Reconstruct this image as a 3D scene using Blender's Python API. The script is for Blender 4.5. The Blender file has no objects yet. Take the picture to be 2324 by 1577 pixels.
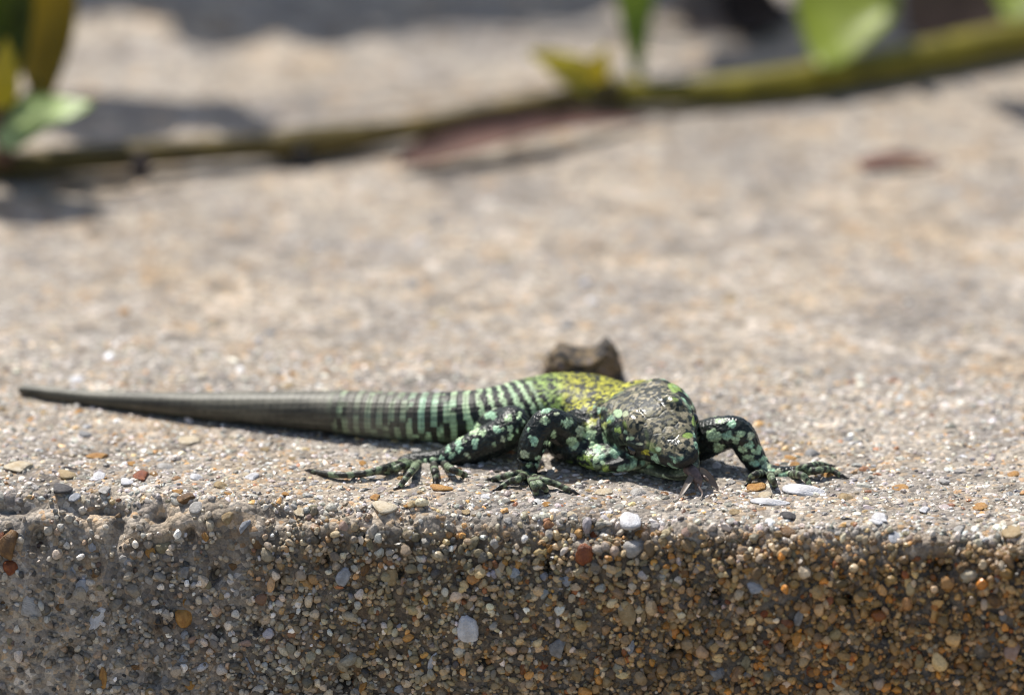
import bpy, bmesh, math, random
import numpy as np
from mathutils import Vector, Matrix

# ------------------------------------------------------------------ camera, sky, sun, exposure
MM = 0.001
SC = bpy.context.scene
COL = SC.collection
TH = math.radians(20.0)                      # the camera looks down by this angle
DIST = 1300.0                                # mm from camera to the slab edge
PW, PH = 2324.0, 1577.0                      # picture coordinates used for measuring the photograph
PXMM = 105.05 / PW                           # mm per picture unit at the slab edge
FWD = np.array([0.0, math.cos(TH), -math.sin(TH)])
UPV = np.array([0.0, math.sin(TH), math.cos(TH)])
RGT = np.array([1.0, 0.0, 0.0])
CAMP = UPV * ((1180 - PH / 2) * PXMM) - FWD * DIST

cam = bpy.data.cameras.new('camera')
camo = bpy.data.objects.new('camera', cam)
COL.objects.link(camo)
cam.sensor_width = 36.0
cam.lens = 36.0 * DIST / 105.05
cam.clip_start = 0.05
cam.clip_end = 500.0
camo.matrix_world = Matrix(((1, 0, 0, CAMP[0] * MM), (0, UPV[1], -FWD[1], CAMP[1] * MM), (0, UPV[2], -FWD[2], CAMP[2] * MM), (0, 0, 0, 1)))
cam.dof.use_dof = True
cam.dof.focus_distance = (DIST + 6.5) * MM
cam.dof.aperture_fstop = 14.0
SC.camera = camo

SUN = np.array([-0.30, 0.40, 0.86]); SUN /= np.linalg.norm(SUN)   # towards the sun: high, behind and a little left
world = bpy.data.worlds.new('World'); SC.world = world; world.use_nodes = True
wn = world.node_tree.nodes; wl = world.node_tree.links
bg = wn['Background']
sky = wn.new('ShaderNodeTexSky'); sky.sky_type = 'NISHITA'; sky.sun_disc = False; sky.dust_density = 1.8
sky.sun_elevation = math.asin(SUN[2]); sky.sun_rotation = math.atan2(SUN[0], SUN[1])
wl.new(sky.outputs['Color'], bg.inputs['Color']); bg.inputs['Strength'].default_value = 0.105
sl = bpy.data.lights.new('sun', 'SUN'); sl.energy = 4.8; sl.angle = math.radians(0.53); sl.color = (1.0, 0.965, 0.91)
so = bpy.data.objects.new('sun', sl); COL.objects.link(so)
so.rotation_euler = Vector(SUN).to_track_quat('Z', 'Y').to_euler(); so.location = (-0.3, 0.4, 0.9)
SC.view_settings.view_transform = 'Standard'; SC.view_settings.look = 'None'
SC.view_settings.exposure = 0.13; SC.view_settings.gamma = 1.0
SC.render.engine = 'CYCLES'
SC.cycles.use_denoising = True
SC.cycles.max_bounces = 8
SC.cycles.filter_width = 1.0

# ------------------------------------------------------------------ helpers
RNG = np.random.default_rng(7)

def ray(px, py):
    v = FWD * DIST + RGT * ((px - PW / 2) * PXMM) + UPV * ((PH / 2 - py) * PXMM)
    return v / np.linalg.norm(v)
def at(px, py, y):                            # the point at picture place (px, py) and depth y
    r = ray(px, py); return CAMP + r * ((y - CAMP[1]) / r[1])
def on_ground(px, py, z=0.0):
    r = ray(px, py); return CAMP + r * ((z - CAMP[2]) / r[2])

def hash3(ix, iy, iz, seed):
    n = (ix.astype(np.int64) * 374761393 + iy.astype(np.int64) * 668265263 + iz.astype(np.int64) * 2147483647 + seed * 1274126177) & 0xFFFFFFFF
    n = ((n ^ (n >> 13)) * 1274126177) & 0xFFFFFFFF
    n = ((n ^ (n >> 16)) * 2246822519) & 0xFFFFFFFF
    return ((n ^ (n >> 15)) & 0xFFFFFF) / float(0xFFFFFF)
def vnoise(p, size, seed=0):                  # smooth value noise, -1..1
    q = np.asarray(p) / size
    f = np.floor(q); t = q - f; t = t * t * (3 - 2 * t); i = f.astype(np.int64)
    out = 0
    for dx in (0, 1):
        for dy in (0, 1):
            for dz in (0, 1):
                w = (t[:, 0] if dx else 1 - t[:, 0]) * (t[:, 1] if dy else 1 - t[:, 1]) * (t[:, 2] if dz else 1 - t[:, 2])
                out = out + w * hash3(i[:, 0] + dx, i[:, 1] + dy, i[:, 2] + dz, seed)
    return out * 2 - 1
def fbm(p, size, seed=0, octv=3):
    a, s, o = 1.0, size, 0
    for k in range(octv):
        o = o + a * vnoise(p, s, seed + k * 17); a *= .5; s *= .5
    return o / 1.75
def cells(p, size, seed=0, want_key=False):                   # Worley: nearest, second nearest distance and the cell's random value
    q = np.asarray(p) / size
    f = np.floor(q).astype(np.int64)
    d1 = np.full(len(q), 9.); d2 = np.full(len(q), 9.); cid = np.zeros(len(q)); key = np.zeros(len(q), np.int64)
    for dx in (-1, 0, 1):
        for dy in (-1, 0, 1):
            for dz in (-1, 0, 1):
                c = f + np.array([dx, dy, dz])
                h = [hash3(c[:, 0], c[:, 1], c[:, 2], seed + k) for k in range(4)]
                d = np.sqrt((c[:, 0] + h[0] - q[:, 0]) ** 2 + (c[:, 1] + h[1] - q[:, 1]) ** 2 + (c[:, 2] + h[2] - q[:, 2]) ** 2)
                nearer = d < d1
                d2 = np.where(nearer, d1, np.minimum(d2, d)); cid = np.where(nearer, h[3], cid); d1 = np.where(nearer, d, d1)
                key = np.where(nearer, (c[:, 0] + 5000) * 100000000 + (c[:, 1] + 5000) * 10000 + c[:, 2] + 5000, key)
    return (d1, d2, cid, key) if want_key else (d1, d2, cid)
def sstep(a, b, x):
    t = np.clip((x - a) / (b - a), 0, 1); return t * t * (3 - 2 * t)
def lerp(a, b, t):
    t = np.asarray(t)[..., None]; return np.asarray(a) * (1 - t) + np.asarray(b) * t

def mesh_from(name, verts, faces, smooth=True, col=None):
    """verts in mm (n,3); faces (m,3|4) array"""
    me = bpy.data.meshes.new(name)
    v = np.asarray(verts, dtype=np.float32) * MM
    f = np.asarray(faces, dtype=np.int32); k = f.shape[1]
    me.vertices.add(len(v)); me.vertices.foreach_set('co', v.ravel())
    me.loops.add(f.size); me.loops.foreach_set('vertex_index', f.ravel())
    me.polygons.add(len(f)); me.polygons.foreach_set('loop_start', np.arange(0, f.size, k, dtype=np.int32))
    me.update(calc_edges=True)
    me.polygons.foreach_set('use_smooth', np.full(len(f), smooth))
    if col is not None:
        a = me.color_attributes.new('tint', 'FLOAT_COLOR', 'POINT')
        c = np.ones((len(v), 4), dtype=np.float32); c[:, :col.shape[1]] = col
        a.data.foreach_set('color', c.ravel())
    return me
def link(name, me, mat=None, parent=None, kind=None, loc=None):
    o = bpy.data.objects.new(name, me); COL.objects.link(o)
    if mat is not None and me is not None:
        if not me.materials: me.materials.append(mat)
    if parent is not None: o.parent = parent
    if kind: o['kind'] = kind
    if loc is not None: o.location = np.asarray(loc) * MM
    return o
def tag(o, label, cat, group=None):
    o['label'] = label; o['category'] = cat
    if group: o['group'] = group
    return o

# ------------------------------------------------------------------ materials
def new_mat(name):
    m = bpy.data.materials.new(name); m.use_nodes = True
    nt = m.node_tree; b = nt.nodes['Principled BSDF']
    return m, nt.nodes, nt.links, b
def coord_mm(N, L):
    tc = N.new('ShaderNodeTexCoord'); mp = N.new('ShaderNodeVectorMath'); mp.operation = 'SCALE'; mp.inputs['Scale'].default_value = 1000.0
    L.new(tc.outputs['Object'], mp.inputs[0]); return mp.outputs[0]
def ramp(N, pts, interp='LINEAR'):
    r = N.new('ShaderNodeValToRGB'); e = r.color_ramp; e.interpolation = interp
    while len(e.elements) > 1: e.elements.remove(e.elements[-1])
    e.elements[0].position = pts[0][0]; e.elements[0].color = (*pts[0][1], 1)
    for p, c in pts[1:]:
        x = e.elements.new(p); x.color = (*c, 1)
    return r
def noise(N, L, vec, scale, detail=2.0, rough=.5):
    n = N.new('ShaderNodeTexNoise'); n.inputs['Scale'].default_value = scale; n.inputs['Detail'].default_value = detail
    n.inputs['Roughness'].default_value = rough; L.new(vec, n.inputs['Vector']); return n
def mix(N, L, fac, a, b, mode='MIX'):
    m = N.new('ShaderNodeMix'); m.data_type = 'RGBA'; m.blend_type = mode; m.clamp_factor = True
    for src, i in ((fac, 0), (a, 6), (b, 7)):
        if isinstance(src, (int, float)): m.inputs[i].default_value = src
        elif isinstance(src, tuple): m.inputs[i].default_value = (*src, 1)
        else: L.new(src, m.inputs[i])
    return m.outputs[2]

def mat_concrete():
    m, N, L, b = new_mat('concrete')
    at_ = N.new('ShaderNodeAttribute'); at_.attribute_name = 'tint'
    v = coord_mm(N, L)
    vo = N.new('ShaderNodeTexVoronoi'); vo.inputs['Scale'].default_value = 1.7; L.new(v, vo.inputs['Vector'])
    sep = N.new('ShaderNodeSeparateColor'); L.new(vo.outputs['Color'], sep.inputs['Color'])
    grain = ramp(N, [(0, (.62, .58, .54)), (.25, (.86, .82, .76)), (.5, (1.0, .95, .88)), (.7, (1.12, 1.05, .95)), (.82, (1.25, 1.02, .74)), (.88, (1.15, .8, .48)), (.91, (1.45, 1.43, 1.4)), (.97, (.42, .40, .38))], 'CONSTANT')
    L.new(sep.outputs[0], grain.inputs['Fac'])
    c = mix(N, L, .8, at_.outputs['Color'], grain.outputs['Color'], 'MULTIPLY')
    # wider flecks that stay visible in the soft distance
    vo2 = N.new('ShaderNodeTexVoronoi'); vo2.inputs['Scale'].default_value = .42; L.new(v, vo2.inputs['Vector'])
    sep2 = N.new('ShaderNodeSeparateColor'); L.new(vo2.outputs['Color'], sep2.inputs['Color'])
    fl = ramp(N, [(0, (.66, .65, .64)), (.07, (1, 1, 1)), (.6, (1.08, 1.06, 1.02)), (.74, (1.08, .96, .82)), (.82, (.9, .88, .87)), (.9, (1.3, 1.3, 1.32))], 'CONSTANT')
    L.new(sep2.outputs[1], fl.inputs['Fac'])
    c = mix(N, L, .85, c, fl.outputs['Color'], 'MULTIPLY')
    n1 = noise(N, L, v, .055, 4, .6)
    r1 = ramp(N, [(.32, (.70, .70, .72)), (.46, (.96, .95, .94)), (.55, (1.04, 1.0, .94)), (.68, (1.22, 1.18, 1.12))]); L.new(n1.outputs['Fac'], r1.inputs['Fac'])
    c = mix(N, L, 1.0, c, r1.outputs['Color'], 'MULTIPLY')
    n3 = noise(N, L, v, .035, 5, .65)
    r3 = ramp(N, [(.52, (1, 1, 1)), (.64, (.93, .80, .62)), (.74, (.80, .62, .42))]); L.new(n3.outputs['Fac'], r3.inputs['Fac'])
    c = mix(N, L, .5, c, r3.outputs['Color'], 'MULTIPLY')
    n4 = noise(N, L, v, .30, 4, .7)
    r4 = ramp(N, [(.33, (.74, .73, .72)), (.5, (1, 1, 1)), (.68, (1.24, 1.22, 1.2))]); L.new(n4.outputs['Fac'], r4.inputs['Fac'])
    c = mix(N, L, 1.0, c, r4.outputs['Color'], 'MULTIPLY')
    n2 = noise(N, L, v, 4.5, 3, .7)
    r2 = ramp(N, [(.3, (.75, .74, .72)), (.6, (1.1, 1.1, 1.1))]); L.new(n2.outputs['Fac'], r2.inputs['Fac'])
    c = mix(N, L, 1.0, c, r2.outputs['Color'], 'MULTIPLY')
    L.new(c, b.inputs['Base Color']); b.inputs['Roughness'].default_value = .82; b.inputs['Specular IOR Level'].default_value = .35
    bp = N.new('ShaderNodeBump'); bp.inputs['Strength'].default_value = .7; bp.inputs['Distance'].default_value = .00025
    L.new(n2.outputs['Fac'], bp.inputs['Height'])
    bp2 = N.new('ShaderNodeBump'); bp2.inputs['Strength'].default_value = .8; bp2.inputs['Distance'].default_value = .0003; bp2.invert = True
    L.new(vo.outputs['Distance'], bp2.inputs['Height']); L.new(bp.outputs[0], bp2.inputs['Normal'])
    L.new(bp2.outputs[0], b.inputs['Normal'])
    return m
def mat_grain():
    m, N, L, b = new_mat('sand_grain')
    at_ = N.new('ShaderNodeAttribute'); at_.attribute_name = 'tint'
    v = coord_mm(N, L)
    n = noise(N, L, v, 5.0, 3, .6)
    r = ramp(N, [(.3, (.68, .66, .63)), (.5, (1, 1, 1)), (.7, (1.2, 1.18, 1.14))]); L.new(n.outputs['Fac'], r.inputs['Fac'])
    c = mix(N, L, 1.0, at_.outputs['Color'], r.outputs['Color'], 'MULTIPLY')
    L.new(c, b.inputs['Base Color'])
    mr = N.new('ShaderNodeMapRange'); mr.inputs['To Min'].default_value = .12; mr.inputs['To Max'].default_value = .7
    L.new(n.outputs['Fac'], mr.inputs['Value']); L.new(mr.outputs[0], b.inputs['Roughness'])
    b.inputs['Specular IOR Level'].default_value = .5
    return m
def mat_stone(name, col, col2, rough=.5, gloss=.5):
    m, N, L, b = new_mat(name)
    v = coord_mm(N, L)
    n = noise(N, L, v, 1.3, 4, .65)
    r = ramp(N, [(.35, col2), (.58, col)]); L.new(n.outputs['Fac'], r.inputs['Fac'])
    L.new(r.outputs['Color'], b.inputs['Base Color']); b.inputs['Roughness'].default_value = rough; b.inputs['Specular IOR Level'].default_value = gloss
    n2 = noise(N, L, v, 7, 3, .6)
    bp = N.new('ShaderNodeBump'); bp.inputs['Strength'].default_value = .7; bp.inputs['Distance'].default_value = .0003
    L.new(n2.outputs['Fac'], bp.inputs['Height']); L.new(bp.outputs[0], b.inputs['Normal'])
    return m
def mat_skin():
    m, N, L, b = new_mat('lizard_skin')
    at_ = N.new('ShaderNodeAttribute'); at_.attribute_name = 'tint'
    v = coord_mm(N, L)
    n = noise(N, L, v, 6, 3, .6)
    r = ramp(N, [(.3, (.7, .7, .68)), (.5, (1, 1, 1)), (.72, (1.22, 1.2, 1.15))]); L.new(n.outputs['Fac'], r.inputs['Fac'])
    c = mix(N, L, 1.0, at_.outputs['Color'], r.outputs['Color'], 'MULTIPLY')
    L.new(c, b.inputs['Base Color'])
    L.new(at_.outputs['Alpha'], b.inputs['Roughness'])
    b.inputs['Specular IOR Level'].default_value = .38
    vo = N.new('ShaderNodeTexVoronoi'); vo.inputs['Scale'].default_value = 4.5; L.new(v, vo.inputs['Vector'])
    bp = N.new('ShaderNodeBump'); bp.inputs['Strength'].default_value = .2; bp.inputs['Distance'].default_value = .0001; bp.invert = True
    L.new(vo.outputs['Distance'], bp.inputs['Height']); L.new(bp.outputs[0], b.inputs['Normal'])
    return m
def mat_plain(name, col, rough=.6, var=.35, scale=1.0, spec=.4, bump=0.0):
    m, N, L, b = new_mat(name)
    v = coord_mm(N, L)
    n = noise(N, L, v, scale, 4, .6)
    lo = tuple(x * (1 - var) for x in col); hi = tuple(min(1, x * (1 + var)) for x in col)
    r = ramp(N, [(.3, lo), (.7, hi)]); L.new(n.outputs['Fac'], r.inputs['Fac'])
    L.new(r.outputs['Color'], b.inputs['Base Color']); b.inputs['Roughness'].default_value = rough; b.inputs['Specular IOR Level'].default_value = spec
    if bump:
        bp = N.new('ShaderNodeBump'); bp.inputs['Strength'].default_value = .7; bp.inputs['Distance'].default_value = bump
        L.new(n.outputs['Fac'], bp.inputs['Height']); L.new(bp.outputs[0], b.inputs['Normal'])
    return m
def mat_leaf(name, col, trans, tw=.5):
    m, N, L, b = new_mat(name)
    v = coord_mm(N, L)
    n = noise(N, L, v, .35, 3, .6)
    r = ramp(N, [(.3, tuple(x * .75 for x in col)), (.7, tuple(min(1, x * 1.2) for x in col))]); L.new(n.outputs['Fac'], r.inputs['Fac'])
    L.new(r.outputs['Color'], b.inputs['Base Color']); b.inputs['Roughness'].default_value = .42
    t = N.new('ShaderNodeBsdfTranslucent'); t.inputs['Color'].default_value = (*trans, 1)
    s = N.new('ShaderNodeMixShader'); s.inputs['Fac'].default_value = tw
    L.new(b.outputs[0], s.inputs[1]); L.new(t.outputs[0], s.inputs[2])
    out = [x for x in N if x.type == 'OUTPUT_MATERIAL'][0]; L.new(s.outputs[0], out.inputs['Surface'])
    return m
M_CONC = mat_concrete(); M_GRAIN = mat_grain(); M_SKIN = mat_skin()

# ------------------------------------------------------------------ the ground and the slab
me = mesh_from('ground', np.array([[-30000, -30000, -90], [30000, -30000, -90], [30000, 30000, -90], [-30000, 30000, -90]], float), np.array([[0, 1, 2, 3]]), False)
link('ground', me, mat_plain('paving', (.30, .27, .23), .9, .3, .02), kind='structure')

PSI = math.atan(0.125)                        # the slab's front edge runs slightly towards the camera on the right
E_DIR = np.array([math.cos(PSI), -math.sin(PSI), 0.0]); M_DIR = np.array([math.sin(PSI), math.cos(PSI), 0.0])
LEAN = math.radians(9.0); RAD = 3.2
# profile in (d, z): front face going up, round arris, top going back, back face
prof, pn = [], []
def padd(d, z, nd, nz): prof.append((d, z)); pn.append((nd, nz))
fn = (-math.cos(LEAN), math.sin(LEAN))
a0 = math.pi - LEAN                            # normal angle of the face
cz = -RAD; arc_c = (RAD * .95, cz)
f_top = (arc_c[0] + RAD * math.cos(a0), arc_c[1] + RAD * math.sin(a0))
zs = list(np.linspace(-92, -30, 16)) + list(np.arange(-28, f_top[1] - .15, .34))
for z in zs: padd(f_top[0] - (f_top[1] - z) * math.tan(LEAN), z, *fn)
for t in np.linspace(0, 1, 13)[:-1]:
    a = a0 + (math.pi / 2 - a0) * t
    padd(arc_c[0] + RAD * math.cos(a), arc_c[1] + RAD * math.sin(a), math.cos(a), math.sin(a))
for d in list(np.arange(arc_c[0], 62, .36)) + list(np.linspace(62.8, 90, 40)) + list(np.linspace(92, 300, 60)) + list(np.linspace(310, 700, 14)): padd(d, 0, 0, 1)
padd(700, -92, 1, 0)
prof = np.array(prof); pn = np.array(pn)
us = np.concatenate([-np.geomspace(900, 68, 34)[:-1], np.arange(-67, 67.01, .36), np.geomspace(68, 900, 34)[1:]])
NU, NV = len(us), len(prof)
U = np.repeat(us[:, None], NV, 1)
base = U[..., None] * E_DIR + prof[None, :, 0:1] * M_DIR + prof[None, :, 1:2] * np.array([0, 0, 1.0])
nor = np.repeat((pn[:, 0:1] * M_DIR + pn[:, 1:2] * np.array([0, 0, 1.0]))[None], NU, 0)
bp_, bn_ = base.reshape(-1, 3), nor.reshape(-1, 3)
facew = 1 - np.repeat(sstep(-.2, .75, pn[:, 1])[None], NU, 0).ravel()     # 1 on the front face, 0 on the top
disp = fbm(bp_, 16, 3) * (.25 + .75 * facew) + fbm(bp_, 4.2, 5) * (.10 + .75 * facew) + fbm(bp_, 1.3, 9) * (.08 + .38 * facew) + vnoise(bp_, .5, 12) * .06
arr = np.exp(-((bp_ @ M_DIR - 1.0) ** 2 + (bp_[:, 2] + .8) ** 2) / 6.0)   # the worn arris
disp -= arr * (np.clip(fbm(bp_, 6, 21) + .3, 0, 2) * 2.2 + np.clip(vnoise(bp_, 2.2, 23), 0, 1) * .9)
disp[np.abs(bp_ @ E_DIR) > 300] = 0

def face_hit(px, py):                         # where a sight line meets the slab: top plane, else front face
    p = on_ground(px, py)
    if p @ M_DIR > 1.6: return p, np.array([0, 0, 1.0])
    n = -math.cos(LEAN) * M_DIR + np.array([0, 0, math.sin(LEAN)])
    q = f_top[0] * M_DIR + np.array([0, 0, f_top[1]])
    r = ray(px, py); p = CAMP + r * (((q - CAMP) @ n) / (r @ n))
    if p[2] > f_top[1]:
        p = p - .4 * n; n = (n + np.array([0, 0, 1.0])) / np.linalg.norm(n + np.array([0, 0, 1.0]))
    return p, n
HOLES = [(1621, 1354, 17, 15), (1920, 1364, 12, 12), (2132, 1287, 24, 20), (2182, 1509, 20, 22), (492, 1434, 12, 14), (584, 1424, 16, 12), (779, 1546, 26, 20),
         (350, 1536, 16, 24), (489, 1304, 14, 16), (1044, 1309, 10, 12), (2310, 1275, 14, 16), (268, 1200, 16, 30), (360, 1168, 14, 22), (430, 1215, 12, 16),
         (85, 1222, 22, 26), (735, 1270, 14, 14), (1240, 1290, 12, 20), (668, 1478, 12, 12), (1788, 1462, 16, 14), (640, 1330, 12, 18), (1530, 1480, 14, 10), (2010, 1440, 14, 12), (905, 1300, 12, 10), (150, 1480, 18, 14), (1100, 1500, 14, 12)]
for hx, hy, hw, hh in HOLES:
    p, n = face_hit(hx, hy)
    dx = (bp_ - p) @ E_DIR / (hw * PXMM); dz = (bp_[:, 2] - p[2]) / (hh * PXMM)
    dz2 = ((bp_ - p) @ M_DIR) / 4.0
    disp -= 2.0 * np.exp(-(dx ** 2 + dz ** 2 + dz2 ** 2) * .9)
pos = bp_ + bn_ * disp[:, None]
pos_g = pos.reshape(NU, NV, 3); nor_g = nor
# cement colour: pale and clean where walked on, brown with exposed sand and painted gap shade on the broken face
stain = fbm(bp_, 22, 31)
leftw = sstep(-12, -46, bp_ @ E_DIR + 7 * vnoise(bp_, 9, 44))
topc = np.array([.415, .388, .355]); facec = np.array([.085, .066, .044]); facel = np.array([.44, .41, .375])  # facec darkened so the shade between grains sits in the colour
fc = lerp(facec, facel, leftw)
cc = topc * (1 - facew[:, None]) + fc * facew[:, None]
cc = cc * (1 + .12 * stain[:, None])
idx = np.arange(NU * NV).reshape(NU, NV)
faces = np.stack([idx[:-1, :-1], idx[1:, :-1], idx[1:, 1:], idx[:-1, 1:]], -1).reshape(-1, 4)
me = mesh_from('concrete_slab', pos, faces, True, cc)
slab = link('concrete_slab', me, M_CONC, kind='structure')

# normals of the displaced slab, for seating grains and pebbles
du = np.gradient(pos_g, axis=0); dv = np.gradient(pos_g, axis=1)
ng = np.cross(du, dv); ng /= np.linalg.norm(ng, axis=-1, keepdims=True) + 1e-12

def surf(u, vi):                              # bilinear place on the displaced slab, u in mm and vi in profile steps
    i = np.clip(np.interp(u, us, np.arange(NU)), 0, NU - 1.001); j = np.clip(vi, 0, NV - 1.001)
    i0, j0 = i.astype(int), j.astype(int); a, b_ = (i - i0)[:, None], (j - j0)[:, None]
    def bl(g): return (g[i0, j0] * (1 - a) + g[i0 + 1, j0] * a) * (1 - b_) + (g[i0, j0 + 1] * (1 - a) + g[i0 + 1, j0 + 1] * a) * b_
    return bl(pos_g), bl(ng)
seg = np.concatenate([[0], np.cumsum(np.linalg.norm(np.diff(prof, axis=0), axis=1))])
V_ARR = seg[len(zs)]                          # arc length where the face ends

# the larger stones that the photograph shows one by one: place, size, turn, kind
PEBS = [(225, 1404, 30, 58, -28, 'white'), (422, 1396, 36, 46, 8, 'orange'), (1064, 1424, 62, 74, 20, 'white'), (67, 1379, 60, 44, -20, 'pale'), (192, 1329, 32, 36, 0, 'blue'),
 (235, 1533, 22, 56, 5, 'orange'), (434, 1556, 24, 22, 0, 'orange'), (826, 1561, 18, 28, -20, 'orange'), (899, 1566, 24, 22, 0, 'blue'), (979, 1503, 20, 44, -15, 'white'),
 (689, 1501, 20, 26, 0, 'cream'), (564, 1508, 10, 40, 30, 'blue'), (554, 1194, 20, 34, -30, 'blue'), (772, 1194, 24, 26, 20, 'pink'), (779, 1304, 38, 52, -15, 'blue'),
 (829, 1294, 18, 30, -15, 'brown'), (894, 1309, 34, 36, 10, 'tan'), (1079, 1231, 30, 26, 0, 'olive'), (1126, 1234, 26, 24, 0, 'pale'), (447, 1151, 34, 30, 0, 'pale'),
 (422, 1299, 32, 28, 0, 'grey'), (370, 1239, 38, 26, 10, 'olive'), (340, 1254, 24, 26, 0, 'orange'), (469, 1219, 20, 22, 0, 'orange'), (519, 1171, 30, 28, 0, 'tan'),
 (170, 1129, 30, 20, -15, 'blue'), (20, 1232, 52, 62, 0, 'brown'), (25, 1285, 36, 34, 0, 'rust'), (210, 1240, 20, 26, 0, 'blue'), (170, 1297, 16, 22, 0, 'blue'),
 (1326, 1252, 52, 58, 15, 'rust'), (1433, 1187, 62, 58, 25, 'white'), (1441, 1249, 44, 40, 0, 'pale'), (1288, 1317, 22, 26, 0, 'blue'), (1341, 1294, 16, 28, 0, 'tan'),
 (1345, 1212, 20, 26, 0, 'rust'), (1449, 1213, 26, 30, 0, 'orange'), (1714, 1337, 46, 26, 10, 'blue'), (1771, 1314, 24, 44, -20, 'brown'), (1706, 1292, 62, 16, 15, 'orange'),
 (2204, 1307, 38, 32, 0, 'cream'), (2259, 1362, 40, 30, -15, 'brown'), (2152, 1337, 24, 24, 0, 'orange'), (1811, 1399, 24, 46, -10, 'grey'), (1268, 1467, 46, 42, 0, 'grey'),
 (1428, 1394, 42, 54, 20, 'tan'), (1463, 1399, 18, 44, -15, 'tan'), (1316, 1387, 26, 20, -30, 'cream'), (1436, 1469, 18, 40, -10, 'blue'), (1631, 1529, 34, 38, 0, 'grey'),
 (1691, 1499, 28, 40, 0, 'olive'), (1906, 1557, 44, 26, -35, 'cream'), (2297, 1477, 46, 40, 0, 'pink'), (1736, 1394, 24, 22, 0, 'rust'), (1786, 1209, 40, 38, 0, 'brown'),
 (1801, 1257, 20, 26, 0, 'olive'), (1997, 1179, 42, 24, 25, 'white'), (2032, 1217, 36, 24, 15, 'blue'), (2307, 1209, 52, 30, 0, 'tan'), (1661, 1162, 24, 22, 0, 'tan'),
 (1754, 1139, 84, 12, 3, 'white'), (1832, 1114, 98, 20, 2, 'white'), (1378, 1119, 42, 12, 5, 'cream'), (1794, 1171, 34, 24, 30, 'dark'), (41, 1064, 78, 20, -4, 'cream'),
 (147, 1077, 46, 22, 8, 'tan'), (135, 1109, 52, 32, 0, 'dark'), (228, 1084, 36, 18, 15, 'white'), (282, 1093, 34, 18, 0, 'white'), (320, 1080, 44, 20, 8, 'rust'),
 (435, 1003, 54, 16, -3, 'cream'), (187, 985, 36, 14, 0, 'grey'), (401, 1114, 26, 24, 0, 'orange'), (520, 1120, 24, 26, 0, 'orange'), (424, 1134, 36, 28, -35, 'brown'),
 (647, 1120, 18, 20, 0, 'orange'), (683, 1163, 30, 40, 20, 'cream'), (237, 1112, 34, 26, 0, 'pale'), (822, 1050, 22, 12, 0, 'orange'), (993, 1106, 58, 14, 4, 'orange'),
 (867, 1153, 58, 18, 18, 'cream'), (926, 1149, 20, 30, -30, 'orange'), (884, 1006, 18, 14, 0, 'cream'), (938, 1021, 34, 14, 12, 'pale'), (849, 1130, 28, 12, 5, 'orange'),
 (1722, 1108, 46, 16, 0, 'orange'), (1740, 1126, 32, 12, 0, 'cream'), (1802, 1055, 24, 12, 0, 'orange'), (1989, 1187, 30, 24, 30, 'white'), (1300, 1170, 26, 14, 10, 'cream'),
 (380, 1062, 40, 12, 0, 'pale'), (292, 1050, 26, 10, 0, 'orange'), (500, 1098, 30, 12, 0, 'tan'), (560, 1077, 22, 10, 0, 'cream'), (445, 1082, 28, 14, 0, 'white'), (600, 1021, 22, 10, 0, 'tan'),
 (218, 1035, 60, 12, 3, 'orange'), (660, 1040, 18, 9, 0, 'tan'), (1660, 1092, 24, 8, 0, 'pale'), (2050, 1110, 40, 12, 0, 'orange'), (2140, 1090, 30, 10, 0, 'pale'), (1920, 1130, 34, 14, 0, 'tan'),
 (2230, 1150, 36, 14, 0, 'orange'), (2100, 1160, 28, 14, 0, 'white'), (2180, 1205, 30, 18, 0, 'pale'), (1240, 1145, 20, 10, 0, 'orange'), (1100, 1130, 24, 12, 0, 'white'), (1050, 1160, 26, 20, 0, 'tan'),
 (1150, 1182, 22, 20, 0, 'pale'), (1560, 1210, 30, 24, 0, 'pink'), (1500, 1230, 22, 20, 0, 'tan'), (1900, 1220, 20, 24, 0, 'orange')]
# ------------------------------------------------------------------ sand grains: real little stones, joined
def ico(sub):
    bm = bmesh.new(); bmesh.ops.create_icosphere(bm, subdivisions=sub, radius=1.0)
    v = np.array([x.co[:] for x in bm.verts]); f = np.array([[y.index for y in x.verts] for x in bm.faces]); bm.free()
    return v, f
ICO1, F1 = ico(1); ICO2, F2 = ico(2); ICO3, F3 = ico(3)
def pebble_shape(dirs, rng, ncut=9, lo=.62, hi=1.0):
    r = np.full(len(dirs), 1.15)
    for _ in range(ncut):
        n = rng.normal(size=3); n /= np.linalg.norm(n); h = rng.uniform(lo, hi); c = dirs @ n
        r = np.where(c > .05, np.minimum(r, h / np.maximum(c, .05)), r)
    return dirs * r[:, None]
SH2 = np.stack([pebble_shape(ICO2, RNG) for _ in range(24)]); SH1 = np.stack([pebble_shape(ICO1, RNG, 6, .75, 1.05) for _ in range(24)])

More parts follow.
